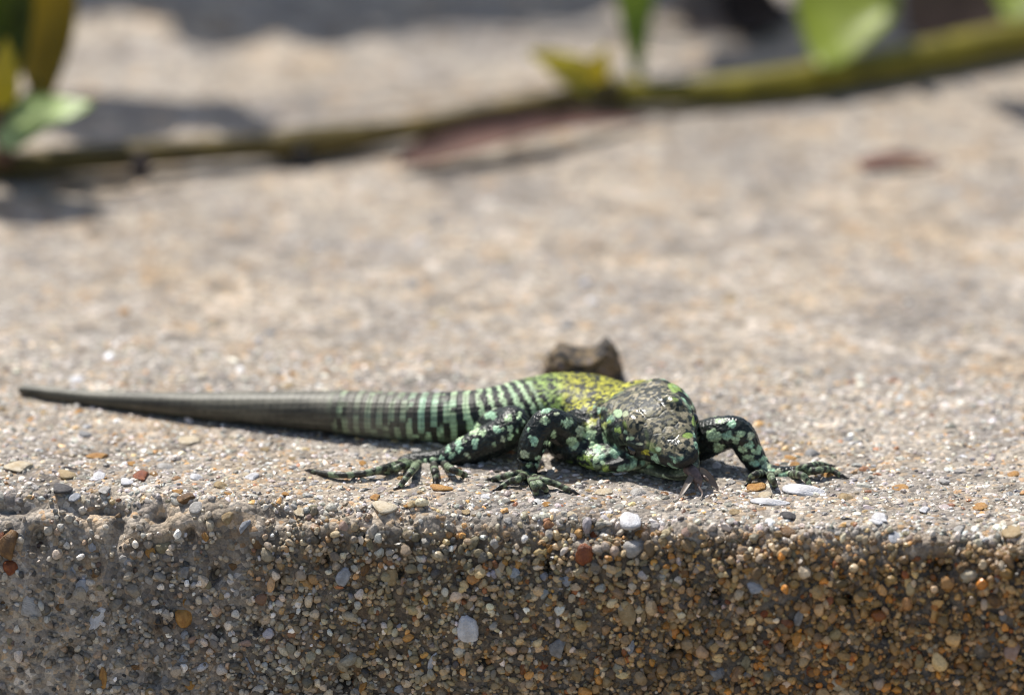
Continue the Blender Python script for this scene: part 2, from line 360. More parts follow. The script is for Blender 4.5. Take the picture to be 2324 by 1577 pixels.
def grain_mesh(name, P, Nn, size, flat, tint, sunk):
    out_v, out_f, out_c = [], [], []
    off = 0
    big = size > np.percentile(size, 52)
    for sel, SH, F in ((big, SH2, F2), (~big, SH1, F1)):
        k = np.where(sel)[0]
        if not len(k): continue
        n = Nn[k]; t = RNG.normal(size=n.shape); t -= (t * n).sum(1)[:, None] * n; t /= np.linalg.norm(t, axis=1)[:, None]
        b_ = np.cross(n, t)
        # tip each grain a little
        n2 = n + t * RNG.normal(0, .25, (len(k), 1)) + b_ * RNG.normal(0, .25, (len(k), 1)); n2 /= np.linalg.norm(n2, axis=1)[:, None]
        t -= (t * n2).sum(1)[:, None] * n2; t /= np.linalg.norm(t, axis=1)[:, None]; b2 = np.cross(n2, t)
        S = SH[RNG.integers(0, len(SH), len(k))]
        ax = np.stack([RNG.uniform(.85, 1.45, len(k)), RNG.uniform(.75, 1.05, len(k)), flat[k]], 1) * size[k][:, None]
        S = S * ax[:, None, :]
        W = S[..., 0:1] * t[:, None] + S[..., 1:2] * b2[:, None] + S[..., 2:3] * n2[:, None]
        W = W + (P[k] - n * (sunk[k] * size[k] * flat[k])[:, None])[:, None]
        m = SH.shape[1]
        out_v.append(W.reshape(-1, 3)); out_f.append((F[None] + (np.arange(len(k)) * m)[:, None, None]).reshape(-1, 3) + off)
        out_c.append(np.repeat(tint[k], m, 0)); off += m * len(k)
    return mesh_from(name, np.concatenate(out_v), np.concatenate(out_f), False, np.concatenate(out_c))

PAL_FACE = np.array([[.46, .33, .17], [.38, .29, .17], [.50, .40, .26], [.28, .22, .13], [.42, .38, .31], [.60, .51, .37], [.52, .27, .075], [.62, .32, .08], [.30, .12, .04], [.74, .70, .64], [.09, .08, .07], [.46, .46, .48]])
W_FACE = np.array([.2, .18, .16, .12, .1, .06, .05, .025, .02, .03, .035, .02])
PAL_TOP = np.array([[.52, .47, .40], [.44, .40, .35], [.36, .33, .29], [.58, .52, .43], [.60, .42, .22], [.52, .29, .11], [.72, .70, .67], [.16, .15, .14], [.46, .38, .27], [.34, .16, .08]])
W_TOP = np.array([.22, .2, .14, .14, .05, .03, .06, .04, .1, .02])
def pick(pal, w, n):
    c = pal[RNG.choice(len(pal), n, p=w / w.sum())]
    return c * np.exp(RNG.normal(-.08, .42, (n, 1))).clip(.3, 1.75) * RNG.uniform(.94, 1.06, (n, 3))
# front face and arris
n = 26500
v_ = RNG.uniform(V_ARR - 25.5, V_ARR + 4.6, n); u_ = RNG.uniform(-62, 62, n)
xo = 4200; u_[:xo] = RNG.choice([-1, 1], xo) * (60 + 45 * RNG.uniform(0, 1, xo) ** 1.6); v_[:xo // 2] -= 6 * RNG.exponential(1.0, xo // 2)
u_[xo:xo + 2200] = RNG.uniform(-70, 70, 2200); v_[xo:xo + 2200] = V_ARR - 24 - 9 * RNG.exponential(1.0, 2200); v_ = np.maximum(v_, V_ARR - 80)
P, Nn = surf(u_, np.interp(v_, seg, np.arange(NV)))
cem = fbm(P, 7, 61) + .75 * sstep(-22, -44, u_ + 8 * vnoise(P, 10, 62)) - .1 + .9 * sstep(V_ARR - 1.5, V_ARR + 3, v_) * .6
keep = RNG.uniform(0, 1, n) > np.clip(cem + .35 * sstep(-20, -40, u_) * sstep(V_ARR - 4, V_ARR, v_), 0, .92)
gr_ = P - CAMP; gz = gr_ @ FWD; gx = PW / 2 + (gr_ @ RGT) / gz * DIST / PXMM; gy = PH / 2 - (gr_ @ UPV) / gz * DIST / PXMM
for (ex_, ey_, ew_, eh_, er_, _c) in PEBS:        # no sand where a larger stone sits
    cr, sr_ = math.cos(math.radians(er_)), math.sin(math.radians(er_)); qx, qy = gx - ex_, -(gy - ey_)
    keep &= ((qx * cr + qy * sr_) / (ew_ * .43)) ** 2 + ((-qx * sr_ + qy * cr) / (eh_ * .43)) ** 2 > 1
P, Nn, v_ = P[keep], Nn[keep], v_[keep]; n = len(P)
size = np.exp(RNG.normal(math.log(.25), .36, n)).clip(.11, .66)
tint = pick(PAL_FACE, W_FACE, n)
tt = sstep(V_ARR + .5, V_ARR + 4.5, v_); tint = tint * (1 - tt[:, None]) + pick(PAL_TOP, W_TOP, n) * tt[:, None]
uu = P @ E_DIR; lf_ = sstep(5, -40, uu + 12 * vnoise(P, 12, 67)) * (1 - tt); gy_ = tint.mean(1, keepdims=True) * np.array([1.12, 1.04, .95])
tint = tint * (1 - .6 * lf_[:, None]) + gy_ * .6 * lf_[:, None]; gold = sstep(-15, 40, uu + 10 * vnoise(P, 14, 66)) * (1 - tt)
tint = tint * (1 + gold[:, None] * (np.array([.88, .68, .44]) - 1)) * .95; size = size * (1 + .12 * gold)
me = grain_mesh('sand_grains', P, Nn, size, RNG.uniform(.8, 1.1, n), tint, RNG.uniform(-.9, .4, n))
link('sand_grains', me, M_GRAIN, slab, 'stuff')
# top surface
n = 12000
v_ = V_ARR + 3.8 + 46 * RNG.uniform(0, 1, n) ** 1.35; u_ = RNG.uniform(-64, 64, n)
P, Nn = surf(u_, np.interp(v_, seg, np.arange(NV)))
size = np.exp(RNG.normal(math.log(.25), .36, n)).clip(.12, .62)
me = grain_mesh('worn_sand_grains', P, Nn, size, RNG.uniform(.45, .8, n), pick(PAL_TOP, W_TOP, n), RNG.uniform(.1, .75, n))
link('worn_sand_grains', me, M_GRAIN, slab, 'stuff')

# ------------------------------------------------------------------ pebbles and shell chips set in the concrete: each its own part
ST = {'white': mat_stone('white_stone', (.78, .77, .78), (.55, .53, .52), .55), 'pale': mat_stone('pale_stone', (.55, .52, .48), (.36, .33, .29), .5),
      'cream': mat_stone('cream_stone', (.66, .57, .42), (.5, .38, .22), .5), 'orange': mat_stone('orange_flint', (.56, .30, .08), (.36, .16, .035), .38),
      'tan': mat_stone('tan_stone', (.46, .34, .18), (.32, .21, .09), .48), 'rust': mat_stone('rust_flint', (.33, .10, .03), (.20, .05, .015), .35),
      'brown': mat_stone('brown_flint', (.26, .14, .05), (.13, .07, .03), .38), 'blue': mat_stone('blue_grey_stone', (.47, .485, .52), (.27, .28, .30), .42),
      'grey': mat_stone('grey_stone', (.34, .33, .32), (.2, .19, .18), .5), 'dark': mat_stone('dark_stone', (.10, .09, .085), (.04, .035, .035), .55),
      'olive': mat_stone('olive_stone', (.36, .31, .19), (.22, .18, .1), .5), 'pink': mat_stone('pink_stone', (.52, .36, .28), (.38, .24, .18), .55)}
PEB = []
for k in range(10):
    pv = pebble_shape(ICO3 if k < 5 else ICO2, RNG, 8, .5, 1.0)
    pv = pv * (1 + .16 * fbm(pv * 10 + 30 * k, 9, 140 + k) + .07 * vnoise(pv * 10 + 30 * k, 2.5, 150 + k))[:, None]
    me = mesh_from('pebble', pv, F3 if k < 5 else F2, k < 5)
    PEB.append(me)
peb_cache = {}
_su = np.abs(us) < 66; _sv = (prof[:, 1] > -30) & (prof[:, 0] < 110)
SUBP = pos_g[_su][:, _sv].reshape(-1, 3); SUBN = nor_g[_su][:, _sv].reshape(-1, 3)
_r = SUBP - CAMP; SPD_ = _r @ FWD; SPX_ = PW / 2 + (_r @ RGT) / SPD_ * DIST / PXMM; SPY_ = PH / 2 - (_r @ UPV) / SPD_ * DIST / PXMM; SPD_ = SPD_ - DIST
def pebble(px, py, w, h, rot, c, out=.12, thick=None):
    p, n = face_hit(px, py)
    top = n[2] > .95
    k_ = np.argmin((SPX_ - px) ** 2 + (SPY_ - py) ** 2 + SPD_ * 3)
    q = p if top and p[1] > 75 else SUBP[k_]
    if not (top and p[1] > 75): n = SUBN[k_] / np.linalg.norm(SUBN[k_]); top = n[2] > .95
    a = w * PXMM / 2; b_ = h * PXMM / 2
    # axes: across, along the surface, out of the surface
    ax = E_DIR.copy(); bx = np.cross(n, ax)
    if top: b_ = min(b_ / math.sin(TH), a * 1.3)
    r = math.radians(rot); x2 = ax * math.cos(r) + bx * math.sin(r); y2 = -ax * math.sin(r) + bx * math.cos(r)
    th = thick if thick else min(a, b_) * (.4 if top else .6)
    if top and not thick: th = min(th, h * PXMM * .5)
    k = int(RNG.integers(0, 5)) if max(w, h) > 26 else int(RNG.integers(5, 10))
    key = (k, c)
    if key not in peb_cache:
        m2 = PEB[k].copy(); m2.name = 'pebble'; m2.materials.append(ST[c]); peb_cache[key] = m2
    o = bpy.data.objects.new('pebble', peb_cache[key]); COL.objects.link(o); o.parent = slab
    cpos = q + n * (out * th - (0 if top else 0))
    Mx = np.stack([x2 * a, y2 * b_, n * th], 1)
    mw = Matrix.Identity(4)
    for i in range(3):
        for jx in range(3): mw[i][jx] = Mx[i, jx]
        mw[i][3] = cpos[i] * MM
    o.matrix_world = mw
    return o
for a in PEBS: pebble(*a, out=.18)
cols = ['tan', 'olive', 'grey', 'pale', 'orange', 'brown', 'blue', 'cream', 'rust', 'pink', 'dark']
wts = np.array([.22, .2, .1, .14, .12, .07, .04, .05, .03, .02, .01]); wts /= wts.sum()
for _ in range(120):                           # lesser pebbles scattered over the broken face
    pebble(RNG.uniform(-20, 2344), RNG.uniform(1200, 1600), RNG.uniform(16, 26), RNG.uniform(16, 26), RNG.uniform(0, 180), cols[RNG.choice(len(cols), p=wts)])
for _ in range(55):                            # and over the top, where they show as soft flecks
    py = 1120 - 640 * RNG.uniform() ** 1.2; s = RNG.uniform(20, 44)
    pebble(RNG.uniform(-20, 2344), py, s, s * .34, RNG.uniform(-15, 15), ['pale', 'white', 'cream', 'tan', 'grey', 'orange', 'pale'][RNG.integers(0, 7)], out=-.35, thick=.5)
# ------------------------------------------------------------------ the lizard
def catmull(P, n):
    P = np.asarray(P, float); t = np.linspace(0, len(P) - 1, n); i = np.clip(np.floor(t).astype(int), 0, len(P) - 2); f = (t - i)[:, None]
    g = lambda k: P[np.clip(k, 0, len(P) - 1)]
    p0, p1, p2, p3 = g(i - 1), g(i), g(i + 1), g(i + 2)
    return .5 * ((2 * p1) + (-p0 + p2) * f + (2 * p0 - 5 * p1 + 4 * p2 - p3) * f ** 2 + (-p0 + 3 * p1 - 3 * p2 + p3) * f ** 3)
def sweep(C, X, Y, hw, up, dn, ex, nseg=40):
    """closed tube: ring centres C, side axes X, up axes Y, half widths, heights above and below, superellipse exponents"""
    a = np.linspace(0, 2 * math.pi, nseg, endpoint=False); ca, sa = np.cos(a), np.sin(a)
    V = []
    for k in range(len(C)):
        e = 2.0 / ex[k]; x = np.sign(ca) * np.abs(ca) ** e * hw[k]; y = np.sign(sa) * np.abs(sa) ** e * np.where(sa > 0, up[k], dn[k])
        V.append(C[k] + x[:, None] * X[k] + y[:, None] * Y[k])
    V = np.concatenate(V + [C[:1], C[-1:]]); n = len(C); F = []
    for k in range(n - 1):
        for j in range(nseg):
            j2 = (j + 1) % nseg; F.append((k * nseg + j, k * nseg + j2, (k + 1) * nseg + j2, (k + 1) * nseg + j))
    for j in range(nseg):
        j2 = (j + 1) % nseg; F.append((n * nseg, j2, j)); F.append((n * nseg + 1, (n - 1) * nseg + j, (n - 1) * nseg + j2))
    return V, F
def frames(C, upv=(0, 0, 1)):
    T = np.gradient(C, axis=0); T /= np.linalg.norm(T, axis=1)[:, None]
    X = np.cross(T, np.asarray(upv, float)); X /= np.linalg.norm(X, axis=1)[:, None] + 1e-9
    return T, X, np.cross(X, T)
SHELLS = []                                   # (verts, faces)
SK = []                                       # skeleton samples: (point, radius, part code, parameter)
def tube(pts, rad, code, n=None, flat=1.0, seg_=14):
    pts = np.asarray(pts, float); n = n or 7 * len(pts)
    Q = catmull(np.concatenate([pts, np.asarray(rad, float)[:, None]], 1), n); C, r = Q[:, :3], np.maximum(Q[:, 3], .08)
    # rounded ends
    t0 = C[0] - C[1]; t0 /= np.linalg.norm(t0); t1 = C[-1] - C[-2]; t1 /= np.linalg.norm(t1)
    C = np.concatenate([[C[0] + t0 * r[0] * .9], [C[0] + t0 * r[0] * .6], C, [C[-1] + t1 * r[-1] * .6], [C[-1] + t1 * r[-1] * .9]])
    r = np.concatenate([[r[0] * .4], [r[0] * .8], r, [r[-1] * .8], [r[-1] * .4]])
    T = np.gradient(C, axis=0); T /= np.linalg.norm(T, axis=1)[:, None]
    ref = np.array([0, 0, 1.0]); X = np.cross(T, ref); bad = np.linalg.norm(X, axis=1) < .2; X[bad] = np.cross(T[bad], np.array([0, 1.0, 0]))
    X /= np.linalg.norm(X, axis=1)[:, None]; Y = np.cross(X, T)
    SHELLS.append(sweep(C, X, Y, r, r * flat, r * flat, np.full(len(C), 2.0), seg_))
    L_ = np.concatenate([[0], np.cumsum(np.linalg.norm(np.diff(C, axis=0), axis=1))])
    for k in range(len(C)): SK.append((C[k], r[k], code, L_[k]))

# trunk and tail: x, y, centre height, half width, above, below
SPINE = np.array([
 [-51.8, 36.9, .68, .42, .42, .42], [-50.6, 36.3, .76, .60, .60, .60], [-44.0, 33.6, .92, .84, .82, .82], [-34.4, 30.4, 1.38, 1.30, 1.28, 1.28], [-25.5, 27.8, 1.88, 1.80, 1.80, 1.78],
 [-17.1, 25.5, 2.30, 2.28, 2.25, 2.2], [-12.5, 24.3, 2.42, 2.5, 2.38, 2.3], [-7.9, 23.4, 2.55, 2.75, 2.50, 2.4], [-4.2, 23.2, 2.7, 3.1, 2.65, 2.5], [-1.0, 23.7, 2.85, 3.5, 2.8, 2.6],
 [2.0, 24.8, 2.95, 4.1, 3.05, 2.8], [5.0, 25.6, 3.0, 4.6, 3.2, 2.85], [7.6, 25.2, 3.1, 4.8, 3.1, 2.9], [9.8, 23.4, 3.1, 4.8, 2.9, 3.0], [11.3, 21.0, 3.2, 4.6, 2.75, 3.1], [12.2, 19.0, 3.4, 4.3, 2.7, 3.2], [13.0, 17.2, 3.5, 3.9, 2.6, 3.2]])
Q = catmull(SPINE, 220); SPC = Q[:, :3]
_, X, Y = frames(SPC)
SHELLS.append(sweep(SPC, X, Y, Q[:, 3], Q[:, 4], Q[:, 5], np.full(len(Q), 2.15), 56))
SPS = np.concatenate([[0], np.cumsum(np.linalg.norm(np.diff(SPC, axis=0), axis=1))]); SPX, SPY = X, Y
for k in range(len(SPC)): SK.append((SPC[k], Q[k, 3], 0, SPS[k]))

# head: own frame, a runs from the nape to the snout
HL = 12.6
TIP = at(1563, 1047, 8.4)
hd = np.array([.41, -.88, -.08]); hd /= np.linalg.norm(hd)
hl0 = np.cross(hd, [0, 0, 1.0]); hl0 /= np.linalg.norm(hl0); hl0 = -hl0 if hl0[0] < 0 else hl0     # towards the lizard's left side
hn0 = np.cross(hl0, hd); hn0 = hn0 if hn0[2] > 0 else -hn0
ROLL = math.radians(19)
hl = hl0 * math.cos(ROLL) + hn0 * math.sin(ROLL); hn = -hl0 * math.sin(ROLL) + hn0 * math.cos(ROLL)
def HP(a, b, c): return TIP + hd * (a - HL) + hl * b + hn * c
HS = np.array([  # a, half width, up, down, lift of the centre
 [-3.4, 3.6, 1.9, 2.7, .0], [-1.8, 4.2, 2.3, 2.9, .15], [0.2, 4.75, 2.75, 3.0, .35], [2.2, 5.0, 3.05, 3.0, .5], [4.2, 4.8, 3.2, 2.5, .5], [6.0, 4.25, 3.1, 2.0, .45], [7.6, 3.5, 2.6, 1.65, .35],
 [9.0, 2.8, 2.05, 1.4, .25], [10.4, 2.2, 1.6, 1.15, .1], [11.5, 1.7, 1.2, .95, 0], [12.2, 1.15, .8, .7, -.05], [12.6, .5, .35, .35, -.1]])
Q = catmull(HS, 70)
C = TIP + hd * (Q[:, 0:1] - HL) + hn * Q[:, 4:5]
ex = 2.0 + .55 * sstep(-2, 3, Q[:, 0]) - .25 * sstep(9, 12.6, Q[:, 0])
SHELLS.append(sweep(C, np.repeat(hl[None], 70, 0), np.repeat(hn[None], 70, 0), Q[:, 1], Q[:, 2], Q[:, 3], ex, 56))
for k in range(70): SK.append((C[k], Q[k, 1], 1, Q[k, 0]))
# lower jaw, a little open at the tip
JS = np.array([[-1.5, 4.0, .4, 1.3, -2.4], [1.0, 4.4, .6, 1.6, -2.5], [3.2, 4.25, .9, 1.6, -2.45], [5.2, 3.7, .6, 1.5, -2.4], [7.2, 2.95, .4, 1.4, -2.3], [9.0, 2.3, .35, 1.25, -2.15], [10.4, 1.75, .3, 1.05, -2.0], [11.3, 1.2, .25, .8, -1.9], [11.7, .6, .2, .45, -1.85]])
Q = catmull(JS, 50)
C = TIP + hd * (Q[:, 0:1] - HL) + hn * Q[:, 4:5]
SHELLS.append(sweep(C, np.repeat(hl[None], 50, 0), np.repeat(hn[None], 50, 0), Q[:, 1], Q[:, 2], Q[:, 3], np.full(50, 2.1), 40))
for k in range(50): SK.append((C[k], Q[k, 1], 1, Q[k, 0]))
def blob(c, rx, ry, rz, X=hl, Y=hd, Z=hn):
    V = np.asarray(c) + ICO3[:, 0:1] * rx * X + ICO3[:, 1:2] * ry * Y + ICO3[:, 2:3] * rz * Z
    SHELLS.append((V, [tuple(f) for f in F3]))
for s in (-1, 1):
    blob(HP(5.6, s * 2.2, 2.55), 1.3, 1.8, 1.25)          # brow plates
    blob(HP(2.2, s * 3.9, -.4), 1.5, 2.8, 2.1)              # cheeks
    blob(HP(11.4, s * .85, .45), .6, .8, .6)                # nostril swellings
    blob(HP(1.4, s * 2.1, 2.3), 2.0, 2.0, 1.1)             # parietal plates
    tube([HP(3.9, s * 3.75, 1.35), HP(6, s * 3.6, 1.55), HP(8.2, s * 2.75, 1.15), HP(9.6, s * 2.1, .85)], [.45, .55, .45, .35], 1)   # brow ridge
blob(HP(10.6, 0, 1.05), 1.0, 1.3, .7)
EX_, EY_, EZ_ = np.eye(3)
blob(HP(-1.6, -2.6, .3), 3.0, 3.2, 2.1); blob(HP(-1.8, .6, -.3), 3.4, 2.8, 2.0); blob(HP(.4, -4.0, -1.4), 1.9, 3.0, 2.2)   # full neck and jowl
blob((10.8, 14.9, 1.5), 4.4, 3.2, 1.45, EX_, EY_, EZ_); blob((9.0, 17.8, 2.6), 4.2, 3.0, 2.4, EX_, EY_, EZ_); blob(at(1346, 978, 19.0), 2.8, 3.0, 2.7, EX_, EY_, EZ_); blob((8.6, 19.5, 3.2), 3.4, 3.2, 2.8, EX_, EY_, EZ_)                   # throat and chest pressed to the ground
blob((7.0, 17.2, 2.0), 3.6, 3.2, 1.95, EX_, EY_, EZ_)

# limbs: code 2 fore, 3 hind, 4 toes
def PT(*a): return [at(*p) for p in a]
# near fore leg
tube(PT((1356, 1012, 18.8), (1304, 990, 16.6), (1250, 960, 14.9), (1225, 976, 14.2), (1206, 1015, 13.6), (1198, 1058, 13.3), (1200, 1080, 13.0)), [2.2, 2.0, 1.6, 1.5, 1.4, 1.1, .9], 2)
FING_NF = [[(1196, 1076, 12.9), (1178, 1086, 12.6), (1156, 1092, 12.2), (1138, 1104, 11.2)], [(1202, 1084, 12.6), (1210, 1098, 11.6), (1214, 1108, 10.8), (1217, 1119, 9.6)], [(1206, 1082, 12.8), (1228, 1088, 12.8), (1262, 1098, 12.0), (1292, 1112, 10.4)],
           [(1204, 1084, 12.7), (1222, 1096, 12), (1236, 1106, 11.2), (1240, 1114, 10.2)], [(1194, 1074, 13.4), (1168, 1076, 14.2), (1142, 1081, 14.0), (1120, 1087, 13.2)]]
# far fore leg
tube(PT((1520, 1000, 19.5), (1585, 1000, 17.0), (1636, 984, 15.8), (1676, 983, 15.2), (1700, 1022, 15.0), (1722, 1056, 14.6), (1735, 1072, 14.2), (1775, 1078, 13.8), (1812, 1073, 14.0)), [2.3, 2.1, 1.85, 1.6, 1.38, 1.15, 1.05, .92, .78], 2)
FING_FF = [[(1800, 1074, 13.9), (1850, 1068, 14.2), (1882, 1065, 14.2), (1904, 1077, 13.0)], [(1795, 1070, 14.6), (1830, 1060, 15.6), (1858, 1054, 16.4), (1880, 1058, 16.2)], [(1795, 1077, 13.4), (1818, 1078, 12.9), (1830, 1086, 12.1), (1836, 1098, 10.9)],
           [(1748, 1078, 13.2), (1752, 1086, 12.4), (1756, 1094, 11.6), (1758, 1101, 10.8)], [(1735, 1074, 13.6), (1716, 1076, 13.1), (1704, 1084, 12.4), (1699, 1094, 11.6)]]
# near hind leg
tube(PT((1092, 985, 21.6), (1138, 970, 19.6), (1164, 964, 17.9), (1142, 986, 17.0), (1088, 1010, 17.0), (1030, 1036, 17.0), (1000, 1046, 17.2), (955, 1046, 17.5), (918, 1049, 17.4)), [2.0, 2.05, 1.95, 1.85, 1.7, 1.4, 1.25, 1.02, .75], 3)
FING_NH = [[(925, 1048, 17.4), (880, 1060, 16.7), (830, 1074, 15.0), (765, 1078, 14.2), (712, 1070, 14.8)], [(950, 1052, 16.9), (935, 1068, 15.6), (922, 1084, 13.8), (909, 1101, 11.6)], [(985, 1056, 16.4), (986, 1068, 15.4), (988, 1080, 14), (988, 1093, 12.4)],
           [(1008, 1054, 16.2), (1024, 1064, 15.6), (1042, 1072, 14.8), (1056, 1078, 14.0)], [(948, 1048, 17.6), (915, 1056, 17.2), (890, 1066, 16.2), (870, 1074, 15.2)]]
# far hind leg, mostly hidden behind the tail root
tube([(-4, 24.5, 2.2), (-5, 27.0, 1.6), (-3.5, 28.5, 1.3), (-7, 29.0, .9), (-10, 28.6, .7), (-13, 28.6, .5)], [2.0, 1.5, 1.2, .9, .7, .45], 3)
CLAWS = []
for fs, r0 in ((FING_NF, .44), (FING_FF, .46), (FING_NH, .46)):
    for k, f in enumerate(fs):
        p = [np.array(at(*q)) for q in f]
        zz = np.linspace(0, 1, len(p)); zz = .95 * (1 - zz) ** .8 + .26 + (.25 * np.sin(math.pi * zz) if k % 2 else 0)
        p = [p[0]] + [on_ground(f[j][0], f[j][1], zz[j]) for j in range(1, len(p))]
        long_ = len(p) == 5
        tube(p, np.linspace(r0, .29 if not long_ else .28, len(p)), 4, n=20, seg_=10)
        t = p[-1] - p[-2]; CLAWS.append((p[-1], t / np.linalg.norm(t), .28))

# one skin over all of it
bm = bmesh.new()
for V, F in SHELLS:
    vs = [bm.verts.new(v) for v in V]
    for f in F: bm.faces.new([vs[i] for i in f])
bmesh.ops.recalc_face_normals(bm, faces=bm.faces)
tmp = bpy.data.meshes.new('tmp'); bm.to_mesh(tmp); bm.free()
to = bpy.data.objects.new('tmp', tmp); COL.objects.link(to)
rm = to.modifiers.new('r', 'REMESH'); rm.mode = 'VOXEL'; rm.voxel_size = .095; rm.adaptivity = 0
dg = bpy.context.evaluated_depsgraph_get(); ev = to.evaluated_get(dg); em = ev.to_mesh()
nv = len(em.vertices); V = np.empty(nv * 3, np.float32); em.vertices.foreach_get('co', V); V = V.reshape(-1, 3).astype(float)
lt = np.empty(len(em.polygons), np.int32); em.polygons.foreach_get('loop_total', lt)
ls = np.empty(len(em.polygons), np.int32); em.polygons.foreach_get('loop_start', ls)
li = np.empty(len(em.loops), np.int32); em.loops.foreach_get('vertex_index', li)
ed = np.empty(len(em.edges) * 2, np.int32); em.edges.foreach_get('vertices', ed); ed = ed.reshape(-1, 2)
q4 = ls[lt == 4]; FQ = li[q4[:, None] + np.arange(4)]
ev.to_mesh_clear(); bpy.data.objects.remove(to); bpy.data.meshes.remove(tmp)
deg = np.bincount(ed.ravel(), minlength=nv)[:, None].astype(float)
def lap(V):
    S = np.stack([np.bincount(ed[:, 0], V[ed[:, 1], k], nv) + np.bincount(ed[:, 1], V[ed[:, 0], k], nv) for k in range(3)], 1)
    return S / np.maximum(deg, 1) - V
for _ in range(9): V = V + .58 * lap(V); V = V - .60 * lap(V)
def normals(V):
    n = np.cross(V[FQ[:, 2]] - V[FQ[:, 0]], V[FQ[:, 3]] - V[FQ[:, 1]])
    o = np.stack([sum(np.bincount(FQ[:, c], n[:, k], nv) for c in range(4)) for k in range(3)], 1)
    return o / (np.linalg.norm(o, axis=1)[:, None] + 1e-12)
VN = normals(V)
# which part of the animal each bit of skin belongs to
sp = np.array([s[0] for s in SK]); sr = np.array([s[1] for s in SK]); sc_ = np.array([s[2] for s in SK]); ss = np.array([s[3] for s in SK])
best = np.empty(nv, int)
for i in range(0, nv, 6000):
    d = ((V[i:i + 6000, None, :] - sp[None]) ** 2).sum(2) ** .5 - sr[None]
    best[i:i + 6000] = d.argmin(1)
part = sc_[best]; par = ss[best]
ha = (V - TIP) @ hd + HL; hb = (V - TIP) @ hl; hc = (V - TIP) @ hn
# trunk coordinates
i0 = np.empty(nv, int)
for i in range(0, nv, 8000): i0[i:i + 8000] = ((V[i:i + 8000, None, :] - SPC[None]) ** 2).sum(2).argmin(1)
T_ = np.gradient(SPC, axis=0); T_ /= np.linalg.norm(T_, axis=1)[:, None]
dv_ = V - SPC[i0]; s_ = SPS[i0] + (dv_ * T_[i0]).sum(1)
ang = np.arctan2((dv_ * SPX[i0]).sum(1), (dv_ * SPY[i0]).sum(1))         # 0 on the back, + towards one flank
wig = fbm(V, 1.6, 71)
K = {'black': np.array([.012, .014, .012]), 'mint': np.array([.54, .72, .42]), 'mintb': np.array([.39, .63, .42]), 'lime': np.array([.32, .45, .11]), 'yellow': np.array([.47, .45, .045]),
     'olive': np.array([.14, .13, .07]), 'grey': np.array([.19, .18, .14]), 'dgrey': np.array([.075, .070, .052]), 'brown': np.array([.085, .068, .045]), 'pale': np.array([.55, .60, .38]), 'belly': np.array([.42, .46, .28])}
col = np.tile(K['black'], (nv, 1)); rough = np.full(nv, .5)
def put(c, w): 
    global col
    col = col * (1 - w[:, None]) + np.asarray(c) * w[:, None]
disp = np.zeros(nv)
S_ = lambda px: np.interp((px - 1162) * PXMM, SPC[:, 0], SPS)            # spine length at a picture column
# --- trunk and tail
rad0 = np.interp(s_, SPS, np.interp(np.linspace(0, 1, len(SPS)), np.linspace(0, 1, len(SPINE)), SPINE[:, 3]))
RG = .62
kq = np.maximum(6, np.round(2 * math.pi * rad0 / .62))
ri = np.floor(s_ / RG); ki = np.floor((ang / (2 * math.pi) + .5) * kq)
cellr = hash3(ri, ki, ri * 0, 5); cellq = hash3(ri, ki, ri * 0, 6)
hm = (part == 1) * sstep(-1.6, .2, ha + .5 * wig + .25 * np.clip(hc, -2, 0)); tr = ((part == 0) | (part == 1)) * (1.0 - hm)
flank = np.abs(ang)
back = 1 - sstep(.55, 1.15, flank + .3 * wig)
# upright pale bars on the flanks and the tail root
tq = 1 - sstep(S_(1010), S_(1090), s_)                                    # on the tail root the pattern goes scale by scale
sq = s_ * (1 - tq) + ((ri + .5) * RG) * tq
ss_ = np.linspace(0, SPS[-1] + 3, 400); pint = np.cumsum(1 / (1.42 - .34 * sstep(S_(1030), S_(1110), ss_))) * (ss_[1] - ss_[0])
ph = np.interp(sq, ss_, pint) + .2 * fbm(V, 3.0, 73) * (1 - tq) + .1 * wig * (1 - tq) + .12 * np.sin(3 * ang) * (1 - tq) + tq * (.26 * vnoise(np.stack([ri * .12, ki * .45, ri * 0], 1), 1.0, 74) + .22 * np.sin(1.3 * ang + .6))
bar = sstep(.0, .5, np.cos(2 * math.pi * ph) + .35 * vnoise(V, 1.1, 75) * (1 - tq) + tq * (cellr - .5) * 1.2 + .05)
brk = sstep(-.55, -.2, vnoise(V, 1.5, 77) + .3) * (1 - tq) + tq * (.35 + .65 * cellq)
put(K['mint'], tr * bar * brk)
put(K['mintb'], tr * bar * brk * sstep(.2, .5, vnoise(V, 3, 78)))
put(K['brown'], tr * (1 - bar) * .35 * sstep(0, .5, vnoise(V, 4, 79)))
# the back over the shoulders: yellow-green flecked with black
d1, d2, cid = cells(V, .30, 81)
fw = sstep(S_(1175), S_(1235), s_ + 1.3 * wig) * (1 - sstep(1.1, 1.75, flank + .35 * wig))
fleck = sstep(.38, .54, cid + .22 * vnoise(V, 1.2, 83))
yw = sstep(S_(1240), S_(1310), s_)
yc = K['lime'] * (1 - yw[:, None]) + K['yellow'] * yw[:, None]
g = tr * fw; col = col * (1 - g[:, None]) + (yc * (.4 + .9 * cid)[:, None] * fleck[:, None] + K['black'] * 1.6 * (1 - fleck)[:, None]) * g[:, None]
# flank behind the arm: lime spots; belly side pale
put(K['lime'] * .8, tr * sstep(S_(1250), S_(1300), s_) * sstep(1.35, 1.8, flank) * sstep(.45, .6, cid))
bel = tr * sstep(1.9, 2.5, flank + .2 * wig)
put(K['belly'], bel * .75 * sstep(.2, .5, cells(V, .9, 86)[2]))
